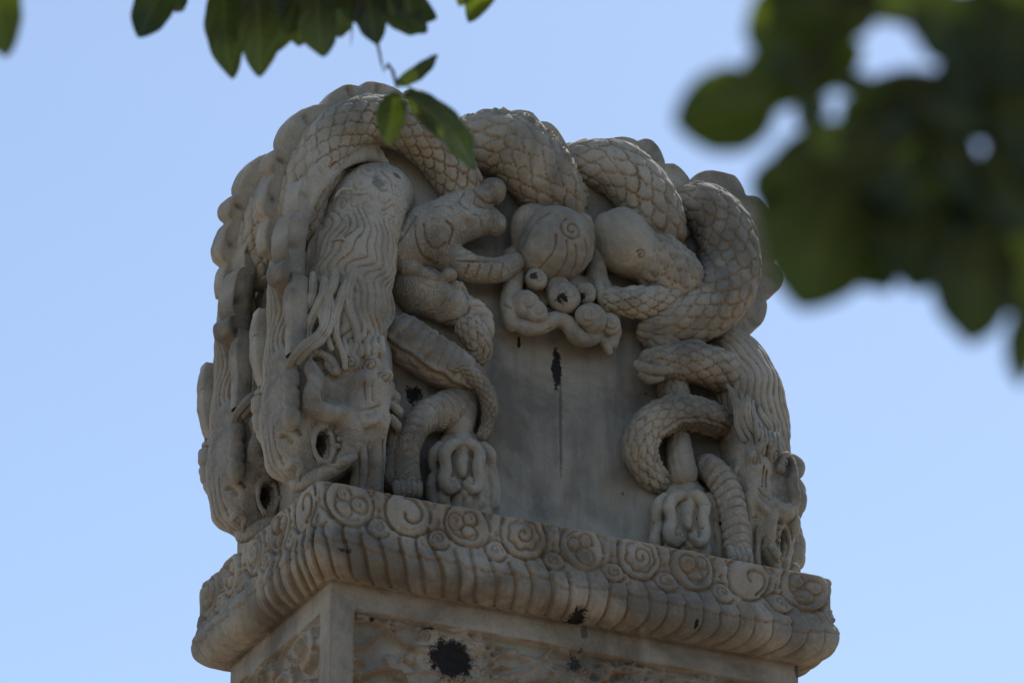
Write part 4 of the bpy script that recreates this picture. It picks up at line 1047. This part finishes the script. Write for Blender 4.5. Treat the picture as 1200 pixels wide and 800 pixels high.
LA = [((198, -28), (162, 44), 52, A_, A_-.05, .15), ((215, -40), (206, 14), 40, A_+.2, A_+.1, .5),
      ((262, -20), (273, 93), 52, A_, A_-.04, .3), ((300, -10), (304, 91), 56, A_-.1, A_-.12, -.1), ((262, -30), (249, 44), 40, A_+.1, A_, -.3), ((300, -30), (255, 52), 50, A_+.1, A_, .1),
      ((328, -22), (322, 62), 60, A_+.1, A_+.05, .1), ((352, -25), (350, 55), 64, A_, A_, -.2), ((372, -10), (379, 67), 52, A_-.05, A_-.1, .25), ((360, -30), (336, 40), 56, A_, A_, .2),
      ((402, -34), (398, 44), 44, A_+.1, A_, .2), ((388, -40), (362, 20), 70, A_, A_, 0), ((290, -40), (330, 20), 70, A_, A_, 0),
      ((430, -22), (442, 53), 44, A_, A_-.04, .2), ((436, -16), (500, 38), 44, A_+.1, A_, .1), ((424, -14), (512, 22), 50, A_+.1, A_+.05, -.1), ((410, -20), (424, 30), 40, A_, A_, .3), ((470, -40), (482, 20), 60, A_, A_, 0), ((445, -40), (462, 22), 56, A_, A_, 0),
      ((582, -34), (549, 27), 40, A_+.2, A_+.2, .3), ((562, -34), (538, 8), 36, A_+.2, A_+.2, .6),
      ((463, 100), (513, 64), 21, A_, A_-.05, .25), ((465, 108), (456, 170), 40, A_-.03, A_-.05, .3), ((478, 104), (549, 166), 40, A_, A_-.1, .2), ((474, 110), (556, 198), 46, A_-.05, A_-.2, -.5)]
TA = [((424, -30), (428, 36), A_, A_, .006), ((428, 34), (450, 88), A_, A_, .0035), ((449, 84), (466, 108), A_, A_, .0042), ((462, 104), (482, 108), A_, A_, .003),
      ((240, -80), (262, -20), A_, A_, .006), ((420, -90), (424, -28), A_, A_, .007), ((300, -90), (300, -10), A_, A_, .006), ((200, -85), (198, -26), A_, A_, .005), ((360, -90), (352, -20), A_, A_, .006), ((590, -95), (580, -32), A_+.2, A_+.2, .004), ((416, 14), (411, 58), A_, A_, .0018),
      ((180, -95), (600, -95), A_, A_+.2, .012)]
T1 = tree('leafy tree whose dark twigs hang over the top left', 'broadleaf_tree', LA, TA, (-1.75, 5.6), A_, 3, (200, -95), 26, 420, (360, 0), .8, .7, .13)
B_ = 2.45
LB = []
def lb(cx, cy, ln, wd, ang, d=B_, tn=0.):
    a_ = R(ang); dx, dy = math.cos(a_)*ln/2, math.sin(a_)*ln/2
    LB.append(((cx-dx*1.08, cy-dy*1.08), (cx+dx*1.08, cy+dy*1.08), wd*1.30, d, d-.02, tn*.6))
for q in ((850, 130, 116, 88, 168, B_, .1), (936, 40, 130, 96, 80, B_+.05, .2), (905, 100, 100, 62, 125, B_+.08, .5), (968, 192, 150, 78, 168, B_-.05, .3), (962, 292, 140, 118, 110, B_, .1), (930, 250, 90, 70, 150, B_+.08, .2),
          (1010, 250, 110, 90, 60, B_+.05, .2), (1060, 180, 150, 96, 80, B_, .1), (1080, 290, 100, 84, 100, B_, .3), (1055, 232, 130, 90, 120, B_+.06, .2), (1148, 335, 130, 92, 100, B_-.02, .3), (1165, 280, 150, 100, 70, B_+.05, .1),
          (1105, 235, 130, 70, 65, B_+.05, 0), (1095, 128, 110, 60, 15, B_, .1), (1050, 108, 110, 44, 170, B_, .1), (965, 12, 130, 76, 170, B_, .1), (1040, -14, 130, 56, 5, B_, .2), (1108, 28, 110, 62, 75, B_-.04, .4), (1165, 45, 130, 80, 50, B_+.02, .2),
          (1196, 150, 130, 44, 80, B_, .2), (1195, 40, 130, 80, 100, B_, .4), (1128, 190, 110, 46, 70, B_, .2), (1192, 225, 120, 70, 60, B_, .1), (1200, 405, 90, 34, 95, B_, .1), (950, 130, 36, 40, 20, B_, .1), (1045, 140, 60, 50, 30, B_, .1),
          (960, -5, 120, 80, 30, B_+.04, .1), (950, 88, 130, 56, 150, B_+.06, .2), (1060, 150, 150, 70, 20, B_+.07, .2), (1145, 120, 120, 60, 50, B_+.05, .2), (905, 215, 60, 40, 120, B_+.08, .2), (1000, 96, 50, 26, 10, B_+.04, .2), (1160, 130, 100, 60, 20, B_+.1, .1), (1185, 95, 110, 90, 60, B_+.08, .3), (1180, 265, 130, 110, 90, B_+.1, .1), (1020, 300, 90, 60, 60, B_+.05, .5), (1130, 300, 120, 70, 80, B_+.07, .5), (1200, 320, 130, 60, 80, B_, .3), (1010, 215, 90, 40, 170, B_+.1, .2), (1130, 90, 60, 26, 60, B_, .1)): lb(*q)
TB = [((1260, 120), (1040, 180), B_+.03, B_+.03, .004), ((1260, 30), (960, 20), B_+.03, B_+.03, .004), ((1100, 40), (930, 110), B_+.03, B_+.03, .003), ((1150, 150), (960, 240), B_+.03, B_+.03, .003), ((1180, 140), (1150, 250), B_+.03, B_+.03, .003), ((1260, 30), (1260, 130), B_+.03, B_+.03, .006)]
T2 = tree('leafy tree close by with big blurred leaves at the right', 'broadleaf_tree', LB, TB, (3.3, 1.6), B_+.03, 9, (1262, 60), 22, 150, (1030, 160), .55, .62, .09, [(4.6, 2.6, 5.6, 2.6, 4200), (3.2, -2.0, 5.2, 2.6, 3600), (6.9, 5.9, 6.2, 2.9, 4200), (.8, -3.6, 5.8, 2.4, 2400), (7.0, .5, 5.0, 2.8, 3000)])  # the listed crowns are added out of view to darken the front
# the dark out-of-focus leaf that just enters at the left edge, on a low twig of its own tree
LC = [((-14, -44), (8, 68), 66, 4.2, 4.2, .1), ((-50, -60), (-30, 60), 70, 4.25, 4.25, .2)]
T3 = tree('leafy tree of which one dark leaf enters at the far left edge', 'broadleaf_tree', LC, [((-60, -70), (-14, -38), 4.2, 4.2, .003)], (-1.6, 2.9), 4.2, 5, (-62, -72), 22)
for t in (T1, T2, T3):
    if 'group' in t: del t['group']
